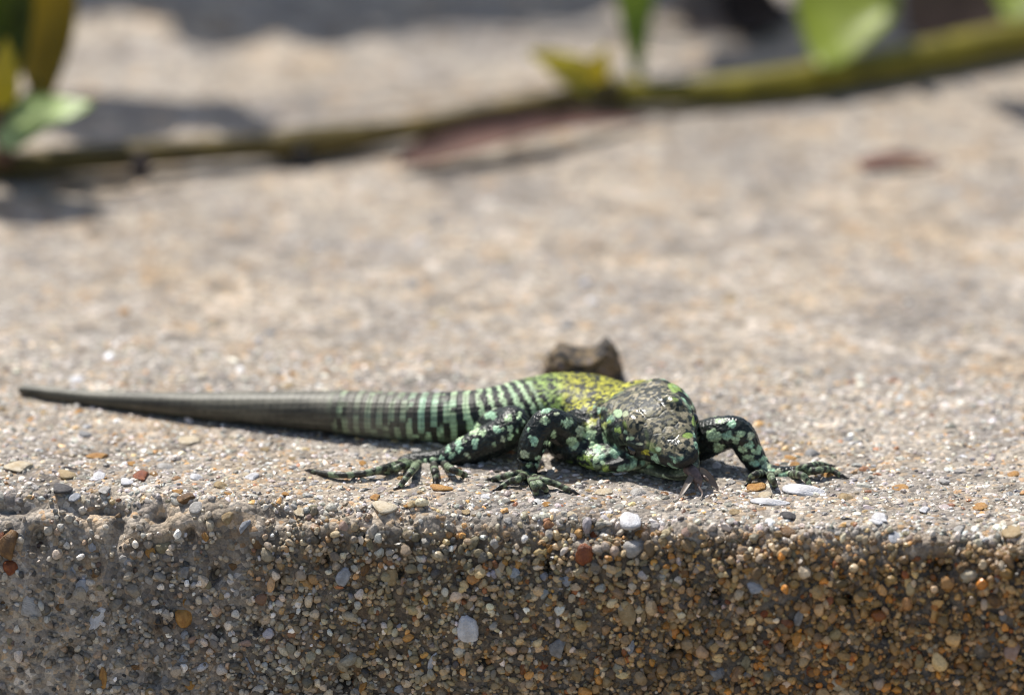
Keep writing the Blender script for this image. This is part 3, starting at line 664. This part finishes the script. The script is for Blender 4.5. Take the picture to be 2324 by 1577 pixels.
# regrown tail: plain, streaked along its length
tw = tr * (1 - sstep(S_(742), S_(835), s_ + .9 * wig))
streak = vnoise(np.stack([s_ * .12, ang * 1.0 * 3, ang * 0], 1), .55, 88) * .6 + .4 * vnoise(np.stack([s_ * .5, ang * 6, ang * 0], 1), .8, 89)
tcol = K['dgrey'] * (1 + .5 * streak)[:, None] + (K['grey'] - K['dgrey']) * ((1 - sstep(.5, 1.3, flank))[:, None] * .9)
col = col * (1 - tw[:, None]) + np.maximum(tcol, .01) * tw[:, None]
put(K['grey'] * 1.2, tr * (1 - sstep(S_(860), S_(1000), s_)) * sstep(S_(780), S_(800), s_) * .62)
back2 = tr * sstep(S_(800), S_(830), s_) * (1 - sstep(S_(1080), S_(1180), s_)) * back
put(K['grey'] * .9, back2 * .45 * sstep(-.2, .3, vnoise(V, .9, 90)))
# scale rings and keels on the tail
ring = s_ / .82
rad_ = np.interp(s_, SPS, np.interp(np.linspace(0, 1, len(SPS)), np.linspace(0, 1, len(SPINE)), SPINE[:, 3]))
keel = ang * np.maximum(rad_, .6) / .55
tailw = tr * (1 - sstep(S_(1040), S_(1120), s_))
rgw = 1 - .45 * tw; ringw = .62 + .38 * vnoise(np.stack([ring, ki * .8, ring * 0], 1), 1.0, 92)
disp += tailw * rgw * (.045 * (ring % 1.0) + .035 * np.abs(np.cos(math.pi * keel))) * np.clip(rad_ / 1.5, .3, 1)
col *= (1 - tailw * rgw * ringw * .42 * sstep(.8, 1, ring % 1.0) - tailw * .30 * ringw * sstep(.7, 1, np.abs(np.sin(math.pi * keel + .5 * wig))) + tailw * .25 * (cellr - .5) + tw * .35 * vnoise(V, 2.2, 94) * 1.0)[:, None]
gr = tr * (1 - tailw)
# --- limbs: black with round pale spots
lim = np.isin(part, (2, 3, 4)).astype(float)
lidx = np.where(np.isin(part, (2, 3)))[0]
front = VN @ FWD < .15                                                  # skin the photograph shows
rel = V - CAMP; zf = rel @ FWD
PXv = PW / 2 + (rel @ RGT) / zf * DIST / PXMM; PYv = PH / 2 - (rel @ UPV) / zf * DIST / PXMM
pwx = PXv + 3.2 * wig + 1.5 * vnoise(V, .5, 111); pwy = PYv + 3.2 * vnoise(V, 1.1, 112) + 1.5 * vnoise(V, .5, 113)
LSP = [(1154, 947, 8, 9), (1177, 943, 6, 8), (1128, 976, 9, 9), (1142, 973, 5, 5), (1157, 971, 5, 9), (1174, 976, 4, 6), (1097, 982, 9, 9), (1080, 1007, 7, 13), (1144, 997, 5, 6), (1159, 991, 4, 9), (1113, 944, 12, 9),
 (1093, 936, 9, 6), (1076, 972, 12, 12), (1042, 1013, 7, 17), (1040, 990, 9, 8), (1028, 1034, 7, 7), (1062, 1034, 6, 6), (1055, 1000, 5, 7), (1020, 1018, 5, 9), (1120, 1010, 5, 5), (1185, 960, 3, 8),
 (1239, 933, 11, 6), (1237, 957, 9, 7), (1288, 958, 13, 10), (1320, 982, 10, 11), (1299, 1005, 12, 13), (1212, 999, 8, 11), (1189, 1031, 9, 9), (1242, 1005, 11, 4), (1237, 1024, 6, 5), (1222, 1040, 11, 5),
 (1201, 1056, 7, 5), (1220, 1056, 5, 4), (1258, 985, 5, 11), (1200, 975, 4, 7), (1262, 940, 6, 4),
 (1619, 987, 13, 12), (1652, 986, 9, 9), (1636, 953, 10, 4), (1630, 1015, 10, 8), (1660, 960, 8, 6), (1680, 983, 9, 6), (1669, 999, 6, 7), (1704, 989, 7, 8), (1684, 1019, 9, 5), (1700, 1012, 8, 5), (1698, 1039, 10, 5), (1714, 1026, 8, 5),
 (1712, 1051, 9, 5), (1732, 1043, 7, 6), (1724, 1019, 5, 6), (1740, 1058, 8, 5), (1725, 1066, 7, 4), (1747, 1069, 9, 4), (1768, 1073, 9, 4), (1790, 1072, 8, 4), (1778, 1082, 9, 3), (985, 1044, 8, 4), (962, 1046, 7, 4), (1005, 1040, 7, 5), (938, 1048, 8, 3), (972, 1054, 7, 3)]
lw = np.zeros(nv); hv = np.zeros(nv)
for k, (sx, sy, rx, ry) in enumerate(LSP):
    if sx > 1600: rx, ry = rx * 1.22, ry * 1.22
    d = np.hypot((pwx - sx) / rx, (pwy - sy) / ry) / 1.03; w = sstep(1.12, .88, d) * front * np.isin(part, (2, 3)); hv = np.where(w > lw, (k * .37) % 1, hv); lw = np.maximum(lw, w)
spots = []
order = RNG.permutation(lidx[~front[lidx]])
for i in order[:3000]:
    if len(spots) and (np.linalg.norm(np.array([s[0] for s in spots]) - V[i], axis=1) < 1.35).any(): continue
    spots.append((V[i], RNG.uniform(.3, .65), RNG.uniform()))
LV = V[lidx]; sd = np.full(len(lidx), 9.)
for c, r, h in spots:
    sd = np.minimum(sd, np.linalg.norm(LV - c, axis=1) / r + .35 * wig[lidx])
lw[lidx] = np.maximum(lw[lidx], sstep(1.05, .85, sd) * ~front[lidx])
put(K['black'] * .9, lim); col += (lim * (.002 + .014 * sstep(.45, .9, hash3(np.floor(V[:, 0] / .42), np.floor(V[:, 1] / .42), np.floor(V[:, 2] / .42), 9))))[:, None] * np.array([.8, 1.2, .9])
put(K['mint'], lw * lim); put(K['mintb'], lw * lim * sstep(.5, .6, hv)); put(K['pale'], lw * lim * sstep(.8, .9, hv))
toe = (part == 4).astype(float)
tb = sstep(-.1, .3, np.sin(par * 6.5 + 2.5 * wig)); put(K['mint'] * .6, toe * tb * .75); put(K['brown'] * 1.3, toe * .25)
rough[part == 2] = .40; rough[(part == 2) & (PXv > 1640)] = .30; rough[part == 3] = .44
# --- head
cth = 1.35 - .10 * np.clip(ha - 5.5, 0, 9); crown = hm * sstep(cth - .25, cth + .25, hc + .25 * wig) * (1 - sstep(3.2, 3.9, np.abs(hb) + .2 * wig))
side = hm * (1 - crown)
# plates: a symmetric set of shields
pts = [(0.0, 0.9), (0.2, 2.9), (2.0, 0.0), (2.6, 2.2), (4.3, 0.0), (4.4, 2.3), (6.1, 0.0), (6.3, 2.3), (8.0, .75), (7.9, 2.2), (9.4, 0.0), (9.5, 1.5), (10.8, .7), (11.6, 0.0), (-1.4, 0.0), (-1.5, 2.0), (-1.2, 3.4), (1.4, 3.6)]
pp = np.array([(a, b) for a, b in pts] + [(a, -b) for a, b in pts if b > .1])
dpl = np.sqrt((ha[:, None] - pp[None, :, 0]) ** 2 + (hb[:, None] - pp[None, :, 1]) ** 2)
srt = np.sort(dpl, axis=1); groove = sstep(.24, .03, (srt[:, 1] - srt[:, 0]) + .05 * wig)
e1, e2, ecid = cells(V, .6, 97)
mott = sstep(.40, .56, .47 + .30 * fbm(V, 1.0, 95) + .55 * vnoise(V, .30, 96) + .1 * (ecid - .5))
hc_ = np.array([.175, .16, .10])
hcol = K['black'] * 2.4 * (1 - mott[:, None]) + (hc_ * (.8 + .8 * ecid)[:, None] + np.array([.09, .065, .05]) * (ecid > .66)[:, None]) * mott[:, None]
col = col * (1 - crown[:, None]) + hcol * crown[:, None]
yb = crown * sstep(.3, .55, vnoise(V, 1.4, 101)) * sstep(1.6, 3.0, np.abs(hb)); put(K['lime'] * .8, yb * .9)
put(K['olive'] * .3, crown * groove * .2)
disp += crown * (-.045 * groove - .02 * np.clip(srt[:, 0], 0, 1.2) + .02 * vnoise(V, .5, 98))
# sides of the head: black with blue-green blotches, scaled cheek, pale lips and throat
f1, f2, fcid = cells(V, .95, 103)
blot = sstep(.50, .56, fcid) * sstep(.62, .5, f1)
col = col * (1 - side[:, None]) + (K['black'] * (1 - blot[:, None]) + (K['mintb'] * (.75 + .4 * ecid)[:, None]) * blot[:, None]) * side[:, None]
lip = side * sstep(-1.2, -1.7, hc + .25 * wig)
lipc = K['belly'] * 1.5 * (.55 + .6 * sstep(-.2, .25, vnoise(np.stack([ha * .35, hb * .35, hc * 1.4], 1), .55, 107)))[:, None]
col = col * (1 - lip[:, None]) + lipc * lip[:, None]
jow = side * sstep(2.5, .5, ha) * sstep(1.4, .2, hc) * sstep(.45, .55, ecid); put(K['mint'] * .95, jow * .85)
eye_d = np.sqrt((ha - 6.4) ** 2 + ((hc - .55) * 1.6) ** 2); put(K['black'], side * sstep(2.3, 1.4, eye_d) * .9)
put(K['pale'], side * sstep(.3, .15, np.abs(eye_d - 1.25)) * sstep(.3, .9, hc - .3) * .7)
dark_line = side * sstep(.42, .12, np.abs(hc + 1.75 + .06 * ha - .35)) * sstep(1, 3, ha); put(K['black'], dark_line * .8)
HSP = [(1394, 1022, 10, 13, 'mintb'), (1430, 1028, 9, 9, 'mintb'), (1466, 1026, 7, 6, 'yellow'), (1458, 1048, 9, 6, 'mintb'), (1384, 956, 6, 6, 'lime'), (1402, 974, 6, 6, 'lime'), (1410, 992, 5, 5, 'olive'), (1346, 1008, 6, 7, 'mint'),
 (1358, 1020, 8, 8, 'mintb'), (1366, 1036, 7, 7, 'mintb'), (1374, 1066, 8, 9, 'lime'), (1342, 984, 7, 8, 'mint'), (1430, 992, 9, 4, 'mint'), (1450, 1006, 9, 3, 'pale'), (1494, 1018, 7, 5, 'mint'), (1534, 884, 12, 8, 'lime'), (1524, 874, 8, 6, 'lime'),
 (1572, 924, 5, 8, 'mint'), (1590, 928, 5, 8, 'mintb'), (1592, 958, 5, 8, 'mintb'), (1560, 988, 12, 7, 'lime'), (1575, 955, 5, 12, 'lime'), (1402, 935, 10, 10, 'mint'), (1420, 940, 8, 7, 'pale'), (1476, 1058, 8, 4, 'mint'), (1350, 1045, 6, 6, 'mint'), (1336, 1030, 7, 7, 'mint')]
shd = (part == 2) & (PXv > 1262) & (PXv < 1420)
nk = front * np.isin(part, (0, 1, 2)) * (PXv > 1318) * sstep(1.15, .8, np.hypot((pwx - 1352) / 30, (pwy - 1000) / 62))
nc1, nc2, ncid = cells(V, .5, 141); nf = sstep(.42, .55, ncid + .2 * vnoise(V, 1.5, 142)); ny = sstep(985, 950, pwy)
nkc = (K['mint'] * (1 - ny[:, None]) + K['yellow'] * ny[:, None]) * (.5 + .6 * ncid)[:, None] * nf[:, None] + K['black'] * (1 - nf)[:, None]
col = col * (1 - nk[:, None]) + nkc * nk[:, None]
hdm0 = ((part == 1) | (part == 0) | (shd & (PYv > 1032))) & front & (PXv > 1262)
hdm = ((part == 1) | (part == 0) | (shd & (PXv > 1330))) & front & (PXv > 1325)
put(K['black'], hdm * sstep(1.15, .8, np.hypot((pwx - 1398) / 24, (pwy - 985) / 34)) * .92)          # black patch over the ear
put(K['black'], hdm * sstep(1.15, .8, np.hypot((pwx - 1440 - .9 * (pwy - 1010)) / 30, (pwy - 1010) / 22)) * .85)
for sx, sy, rx, ry, c in HSP:
    put(K[c] * (.9 if c != 'lime' else 1.0), hdm * sstep(1.15, .8, np.hypot((pwx - sx) / rx, (pwy - sy) / ry)) * .95)
put(K['black'], (part == 1) * sstep(.42, .22, np.hypot(ha - 11.7, (hc - .25) * 1.2) + .3 * np.abs(np.abs(hb) - 1.2)))   # nostrils
# eye sockets and mouth line
disp -= side * .35 * sstep(1.15, .5, eye_d)
rough[crown > .5] = .50; rough[(crown > .5) & ((ha > 9.4) | (np.hypot(ha - 5.6, np.abs(hb) - 2.2) < 1.5))] = .28
fl = hdm0 * sstep(1.15, .75, np.hypot((pwx - 1345) / 62, (pwy - 1062) / 34)) * (1 - hm * sstep(-.5, 1.5, ha))
flc = sstep(.38, .5, cells(np.stack([PXv * .5 - PYv * .5, PXv + PYv, V[:, 1] * 0], 1) / np.array([5.0, 16.0, 1]), 1.0, 121)[2])
flk = K['lime'] * (.55 + .5 * cid)[:, None] * flc[:, None] + K['black'] * 2 * (1 - flc)[:, None]
fy = sstep(.5, .7, vnoise(V, 1.6, 122) + .4); flk = flk * (1 - .6 * fy[:, None]) + .6 * fy[:, None] * K['belly'] * .8 * (.4 + .6 * flc)[:, None]
col = col * (1 - fl[:, None]) + flk * fl[:, None]
def by_scale(mask, size, seed, dome, edge, amt, jit):
    global col, disp
    k = np.where(mask > .5)[0]
    a1, a2, ac, ak = cells(V[k], size, seed, True)
    o = np.lexsort((a1, ak)); ks = ak[o]; first = np.r_[True, ks[1:] != ks[:-1]]; rep_ = k[o[first]]; grp = np.cumsum(first) - 1
    src = np.empty(len(k), int); src[o] = rep_[grp]
    c0 = col.copy(); col[k] = col[k] * (1 - amt) + c0[src] * amt
    col[k] *= (1 + jit * (ac - .5))[:, None] * (1 - edge * sstep(.16, .0, a2 - a1))[:, None]  # scale rims darkened: crease shade painted into the skin colour
    disp[k] += dome * (1 - np.clip(a1 / .62, 0, 1) ** 2)
by_scale((tr > .5) * (tailw < .5) * 1.0, .29, 131, .04, .5, .9, .6)
by_scale(((part == 2) | (part == 3)) * 1.0, .33, 133, .06, .45, .85, .7)
by_scale((side > .5) * 1.0, .42, 135, .05, .5, .8, .5)
by_scale((part == 4) * 1.0, .34, 137, .03, .4, .7, .5)
V2 = V + VN * disp[:, None]
cv = np.concatenate([np.clip(col, .004, .9), rough[:, None]], 1)
liz = link('lizard', None); liz.location = np.array([3.0, 23.0, 0.0]) * MM
tag(liz, 'green and black spotted wall lizard with blunt regrown tail biting an insect on concrete', 'lizard')
O = np.array([3.0, 23.0, 0.0])
me = mesh_from('body', V2 - O, FQ, True, cv)
body = link('body', me, M_SKIN, liz)
M_EYE = mat_plain('eye_gloss', (.012, .009, .006), .08, .3, 2.0, .8)
M_LID = M_SKIN
for s in (-1, 1):
    me = mesh_from('eye', ICO3 * np.array([.62, 1.0, .72]) @ np.stack([hl, hd, hn]) + HP(6.5, s * 3.62, .6) - O, F3)
    link('eye', me, M_EYE, liz)
M_CLAW = mat_plain('claw_horn', (.030, .026, .022), .35, .4, 3.0, .5)
for p, t, r in CLAWS:
    C = []; R_ = []
    dn = np.array([0, 0, -1.0])
    for k in range(7):
        f = k / 6; C.append(p + t * (.15 + 1.15 * f) + np.array([0, 0, 1]) * (.16 * math.sin(math.pi * f) ) + dn * (.42 * f * f)); R_.append(r * .82 * (1 - f) ** .8 + .035)
    C = np.array(C); C[:, 2] = np.maximum(C[:, 2], .05)
    _, X, Y = frames(C)
    Vc, Fc = sweep(C, X, Y, np.array(R_) * .8, np.array(R_), np.array(R_), np.full(7, 2.0), 8)
    bmc = bmesh.new(); vs = [bmc.verts.new((v - O) * MM) for v in Vc]
    for f in Fc: bmc.faces.new([vs[i] for i in f]).smooth = True
    mc = bpy.data.meshes.new('claw'); bmc.to_mesh(mc); bmc.free()
    link('claw', mc, M_CLAW, liz)
# ------------------------------------------------------------------ the insect in its jaws
M_INS = mat_plain('insect_chitin', (.22, .165, .135), .4, .5, 2.5, .5)
M_WING = mat_leaf('insect_wing', (.30, .24, .19), (.25, .2, .15), .35)
M_INS2 = mat_plain('insect_body_brown', (.13, .09, .08), .45, .5, 2.0, .5)
def tube_obj(name, pts, rad, mat, parent, org, n=18, seg_=8, flat=1.0):
    Q = catmull(np.concatenate([np.asarray(pts, float), np.asarray(rad, float)[:, None]], 1), n); C, r = Q[:, :3], np.maximum(Q[:, 3], .02)
    T = np.gradient(C, axis=0); T /= np.linalg.norm(T, axis=1)[:, None]
    X = np.cross(T, [0, 0, 1.0]); bad = np.linalg.norm(X, axis=1) < .2; X[bad] = np.cross(T[bad], np.array([0, 1.0, 0]))
    X /= np.linalg.norm(X, axis=1)[:, None]; Y = np.cross(X, T)
    Vt, Ft = sweep(C, X, Y, r, r * flat, r * flat, np.full(n, 2.0), seg_)
    b = bmesh.new(); vs = [b.verts.new((v - org) * MM) for v in Vt]
    for f in Ft: b.faces.new([vs[i] for i in f]).smooth = True
    m = bpy.data.meshes.new(name); b.to_mesh(m); b.free()
    return link(name, m, mat, parent)
io = on_ground(1580, 1112); ins = link('insect', None); ins.location = io * MM
tag(ins, 'small brown insect dangling from the jaws of the lizard', 'insect')
tube_obj('body', PT((1560, 1062, 9.4), (1574, 1072, 8.6), (1584, 1090, 8.0), (1586, 1104, 7.8)), [.6, .62, .5, .22], M_INS2, ins, io, 20, 12)
def GP(*a): return [on_ground(x, y, z) for x, y, z in a]
tube_obj('leg', np.array(PT((1582, 1094, 7.9),) + GP((1588, 1108, .8), (1594, 1120, .4), (1590, 1132, .1))), [.16, .14, .1, .06], M_INS, ins, io)
tube_obj('leg', np.array(PT((1592, 1078, 8.8),) + GP((1602, 1084, 1.6), (1614, 1096, .6), (1630, 1112, .1))), [.16, .14, .1, .06], M_INS, ins, io)
def leaf_mesh(name, base_, tip, side, width, cup=.18, bend=.1, shape=1.0, org=np.zeros(3), nu=9, nl=16, thick=.16):
    base_, tip, side = map(lambda x: np.asarray(x, float), (base_, tip, side))
    ax = tip - base_; L_ = np.linalg.norm(ax); ax = ax / L_; side = side - ax * (side @ ax); side /= np.linalg.norm(side); nn = np.cross(ax, side)
    V = []
    for i in range(nl + 1):
        t = i / nl; w = width / 2 * (math.sin(math.pi * min(1, t ** (.62 * shape))) ** .8 * (1 - .25 * t) + .02)
        for j in range(nu + 1):
            u = j / nu * 2 - 1
            V.append(base_ + ax * (L_ * t) + side * (w * u) + nn * (cup * w * (u * u - .3) * 1.0 + abs(u) * 0 - bend * L_ * math.sin(math.pi * t) + .03 * width * math.sin(9 * t + 3 * abs(u)) * abs(u)))
    V = np.array(V); k = nu + 1
    off = np.repeat([nn * thick], len(V), 0); n0 = len(V)
    VV = np.concatenate([V, V - off]); F = []
    for i in range(nl):
        for j in range(nu):
            a = i * k + j; F.append((a, a + 1, a + k + 1, a + k)); F.append((n0 + a, n0 + a + k, n0 + a + k + 1, n0 + a + 1))
    rim = [(i * k) for i in range(nl + 1)] + [nl * k + j for j in range(1, k)] + [i * k + nu for i in range(nl - 1, -1, -1)] + [j for j in range(nu - 1, 0, -1)]
    for a, b in zip(rim, rim[1:] + rim[:1]): F.append((a, n0 + a, n0 + b, b))
    return mesh_from(name, VV - org, np.array(F), True)
for (x0, y0, yd, x1, y1, w) in [(1580, 1058, 8.8, 1537, 1135, .75), (1588, 1060, 8.8, 1632, 1110, 1.0), (1584, 1060, 8.6, 1578, 1118, .5)]:
    link('wing', leaf_mesh('wing', at(x0, y0, yd), on_ground(x1, y1, .3), (1, .3, .2), w, org=io, thick=.08, shape=1.4, bend=.06), M_WING, ins)
# ------------------------------------------------------------------ the clod behind the lizard
def lump(name, P0, rx, ry, rz, seed, amp, mat, label, cat, tilt=0, humps=None):
    v, f = ico(5)
    d = 1 + amp * fbm(v * 10, 7, seed) + amp * .5 * fbm(v * 10, 2.6, seed + 3)
    w = np.sign(v) * np.abs(v) ** .62 * d[:, None]
    c1, c2, c3 = cells(v * 10 + 40, 6.0, seed); w *= (1 + .16 * (c3 - .5) + .1 * (c2 - c1))[:, None]
    if humps is not None: w[:, 2] += humps(v)
    w = w * np.array([rx, ry, rz])
    o = link(name, mesh_from(name, w, f), mat, loc=P0)
    return tag(o, label, cat)
cp = on_ground(1322, 868)
def clod_humps(v): return sstep(.1, .5, v[:, 2]) * (.18 * np.exp(-((v[:, 0] + .5) / .3) ** 2) + .32 * np.exp(-((v[:, 0] - .45) / .2) ** 2) - .22 * np.exp(-(v[:, 0] / .25) ** 2))
M_CLOD, N, L, b = new_mat('clod_earth'); vv = coord_mm(N, L); nz = noise(N, L, vv, .55, 4, .6)
rr = ramp(N, [(.34, (.02, .018, .017)), (.47, (.06, .05, .04)), (.56, (.20, .14, .07)), (.66, (.15, .13, .135))]); L.new(nz.outputs['Fac'], rr.inputs['Fac']); L.new(rr.outputs['Color'], b.inputs['Base Color']); b.inputs['Roughness'].default_value = .9
lump('dirt_clod', cp + np.array([0, 1.0, 1.0]), 4.0, 3.0, 2.5, 5, .28, M_CLOD, 'dark lumpy clod of earth behind the back of the lizard', 'clod', humps=clod_humps)

# ------------------------------------------------------------------ the creeping stem with its leaves
M_STEM = mat_plain('vine_bark', (.11, .078, .016), .5, .55, .25, .4, .0004)
M_STEMG = mat_plain('vine_green', (.20, .165, .010), .45, .4, .25, .4)
LF = {'bright': mat_leaf('leaf_bright', (.30, .36, .06), (.66, .74, .12), .5), 'pale': mat_leaf('leaf_pale', (.44, .55, .22), (.6, .72, .25), .3), 'lime': mat_leaf('leaf_lime', (.50, .45, .05), (.85, .72, .06), .45),
      'olive': mat_leaf('leaf_olive', (.20, .165, .016), (.52, .42, .03), .5), 'deep': mat_leaf('leaf_deep', (.07, .10, .012), (.24, .30, .02), .45), 'bright2': mat_leaf('leaf_mid', (.20, .27, .05), (.42, .52, .07), .5)}
M_DRY = mat_plain('dry_leaf_brown', (.15, .08, .06), .7, .4, .3, .3)
vine = link('creeping_vine', None); vo_ = on_ground(1162, 330); vine.location = vo_ * MM
tag(vine, 'creeping olive stem with bright green leaves trailing across the slab', 'vine')
stem = [(-1500, 560, 1.4), (-700, 455, 1.5), (-80, 388, 1.5), (0, 376, 1.6), (300, 352, 2.0), (560, 334, 2.1), (690, 326, 1.9), (900, 298, 1.8), (1100, 262, 1.9), (1300, 222, 2.0), (1400, 210, 2.1), (1480, 213, 1.9), (1700, 198, 2.0), (1900, 168, 2.2), (2100, 130, 2.4), (2324, 84, 2.6), (2560, 40, 2.8), (3000, -40, 3.0), (3700, -130, 3.2)]
sp_ = [on_ground(*q) for q in stem]
SY = lambda px: float(np.interp(px, [q[0] for q in stem], [p[1] for p in sp_]))
half = 10
tube_obj('stem', sp_[:half + 1], [1.3, 1.5, 1.6, 1.6, 1.5, 1.35, 1.85, 1.25, 1.3, 1.35, 1.95], M_STEM, vine, vo_, 120, 14)
tube_obj('stem', sp_[half:], [1.95, 1.4, 1.75, 1.9, 2.0, 2.0, 2.0, 1.9, 1.6], M_STEMG, vine, vo_, 100, 14)
def vleaf(a, b_, ya, yb, side, w, m, nm='leaf', parent=None, org=None, **k):
    me = leaf_mesh(nm, at(a[0], a[1], ya), at(b_[0], b_[1], yb), side, w, org=vo_ if org is None else org, **k)
    return link(nm, me, LF[m] if m in LF else m, vine if parent is None else parent)
def PS(*a): return [at(x, y, SY(x) + d) for x, y, d in a]
vleaf((1945, -90), (1866, 156), SY(1900) + 10, SY(1900) - 4, (1, .25, .1), 12.5, 'bright', shape=.95)
vleaf((1448, -100), (1452, 195), SY(1450) + 5, SY(1450), (1, .3, 0), 4.8, 'bright2', shape=.8)
vleaf((1362, 198), (1196, 120), SY(1360), SY(1360) - 1, (0, .7, .8), 4.6, 'lime')
vleaf((1330, 204), (1376, 104), SY(1340), SY(1340) + 1, (1, .4, 0), 4.0, 'lime')
vleaf((2335, -70), (2290, 44), SY(2300) + 6, SY(2300), (1, .2, .2), 8, 'bright')
tube_obj('petiole', PS((1392, 214, 0), (1376, 204, 0), (1352, 194, 0)), [.9, .7, .5], mat_plain('petiole_red', (.15, .06, .035), .5, .4, .5), vine, vo_)
tube_obj('petiole', PS((1455, 212, 0), (1454, 190, 0), (1452, 150, 2)), [.7, .6, .4], M_STEMG, vine, vo_)
tube_obj('petiole', PS((1990, 150, 0), (1900, 180, -1), (1868, 150, -3)), [.7, .6, .4], M_STEMG, vine, vo_)
tube_obj('rootlet', PS((318, 352, 0), (320, 380, -2), (326, 402, -2)), [1.3, 1.1, .5], mat_plain('rootlet_dark', (.03, .02, .02), .8, .4, .5), vine, vo_)
tube_obj('rootlet', PS((684, 330, 0), (682, 352, -2), (680, 380, -3)), [1.5, 1.0, .4], mat_plain('rootlet_dark2', (.03, .025, .02), .8, .4, .5), vine, vo_)
# shoot rising at the left
sh = link('leafy_shoot', None); s_o = on_ground(20, 350); sh.location = s_o * MM
tag(sh, 'upright shoot with a broad olive leaf and small pale green leaves', 'plant')
tube_obj('stem', PS((10, 372, -2), (-10, 250, -1), (-30, 120, 2), (-40, -80, 5)), [1.0, .9, .8, .6], mat_plain('shoot_stem', (.16, .07, .045), .5, .4, .5), sh, s_o)
vleaf((118, -140), (100, 262), SY(0) + 9, SY(0) + 3, (1, .6, 0), 8.8, 'olive', parent=sh, org=s_o, shape=1.35, cup=.3)
vleaf((-20, -120), (14, 250), SY(0) + 6, SY(0) + 1, (1, -.2, 0), 8.5, 'deep', parent=sh, org=s_o)
vleaf((-10, 312), (212, 232), SY(0) - 3, SY(0) - 5, (0, 1, .55), 7.0, 'pale', parent=sh, org=s_o, bend=-.06, cup=.1)
vleaf((-8, 250), (14, 84), SY(0) - 3, SY(0) - 4, (1, .3, 0), 4.4, 'lime', parent=sh, org=s_o)
vleaf((0, 330), (90, 185), SY(0) - 1, SY(0) + 1, (1, .5, .2), 5.2, 'deep', parent=sh, org=s_o)
# dead leaf under the stem, a brown husk and bits lying on the slab
dl = link('dry_leaf', leaf_mesh('dry_leaf', on_ground(900, 372, .9) - on_ground(1180, 330), on_ground(1475, 268, 1.0) - on_ground(1180, 330), (0.1, 1, .25), 5.5, cup=.5, bend=-.05, thick=.2), M_DRY, loc=on_ground(1180, 330))
tag(dl, 'curled reddish brown dead leaf lying under the stem', 'leaf')
hk = link('seed_husk', leaf_mesh('seed_husk', on_ground(1945, 374, .5) - on_ground(2045, 374), on_ground(2145, 366, .5) - on_ground(2045, 374), (0.1, 1, .3), 2.4, cup=.5, bend=-.06, thick=.4), mat_plain('husk_brown', (.27, .14, .10), .7, .4, .5), loc=on_ground(2045, 374))
tag(hk, 'short reddish brown husk lying on the pale concrete beyond the lizard', 'husk')
for (x0, y0, x1, y1, w, lab, cc_) in [(2060, 70, 2330, 20, 13, 'pale brown dead leaf behind the thick end of the olive stem', (.20, .12, .075)), (1640, 40, 1800, 26, 14, 'very dark rotten leaf next to the broad bright green leaf', (.03, .018, .012)), (1560, 60, 1690, -20, 9, 'grey brown dead leaf on the slab beyond the narrow green leaf', (.22, .16, .12))]:
    c_ = on_ground((x0 + x1) / 2, (y0 + y1) / 2)
    tag(link('dry_leaf', leaf_mesh('dry_leaf', on_ground(x0, y0, 1.0) - c_, on_ground(x1, y1, 1.2) - c_, (0.1, 1, .3), w, cup=.4, bend=-.08, thick=.25), mat_plain('dead_leaf', cc_, .8, .45, .25, .3), loc=c_), lab, 'leaf')
# leaves of a bush out of view whose shadows lie on the slab behind the stem
bush = link('overhanging_bush', None); b_o = on_ground(1162, -700); bush.location = b_o * MM
tag(bush, 'leafy bush overhanging the back of the slab', 'bush')
def shade(px, py, h, w, l_, rot):
    g = on_ground(px, py); c = g + SUN * (h / SUN[2])
    r = math.radians(rot); ax = np.array([math.cos(r), math.sin(r), .15])
    me = leaf_mesh('leaf', c - ax * l_ / 2 , c + ax * l_ / 2, np.array([-ax[1], ax[0], .1]), w, org=b_o, nu=5, nl=9)
    link('leaf', me, LF['deep'], bush)
    e_ = c - ax * l_ / 2; br = b_o + np.array([12, -95, 74]); tube_obj('twig', [br, br * .6 + e_ * .4 + np.array([0, 0, 14]), e_], [.5, .35, .22], M_STEM, bush, b_o, 10, 6)
for a in [(300, 268, 62, 22, 20, 20), (470, 262, 66, 16, 12, 70), (560, 285, 62, 10, 9, 30), (120, 490, 70, 9, 13, 0), (20, 470, 68, 12, 10, 60),
          (250, -20, 52, 22, 18, 10), (420, -10, 54, 18, 20, 80), (560, 16, 56, 34, 18, 0), (700, 24, 58, 30, 16, 30), (795, 70, 60, 16, 6, 85), (850, -6, 52, 22, 18, 10), (1000, -4, 52, 26, 18, 0), (1150, 0, 54, 24, 16, 20), (1290, -8, 54, 24, 16, 10), (1060, 40, 55, 10, 5, 80),
          (1600, -10, 56, 30, 14, 20), (1740, 40, 58, 34, 13, 60), (1790, 110, 62, 20, 10, 10), (1690, 150, 64, 14, 9, 0), (2120, 20, 60, 40, 20, 20), (2250, 60, 62, 30, 14, 70), (2030, 60, 62, 22, 12, 0), (2330, 10, 60, 40, 20, 10), (2330, 250, 66, 12, 6, 20)]:
    shade(*a)
tube_obj('branch', [b_o + np.array([-80, 60, -90]), b_o + np.array([-30, 20, 10]), b_o + np.array([0, -40, 60]), b_o + np.array([20, -120, 78])], [3, 2.5, 2, 1], M_STEM, bush, b_o, 30, 10)
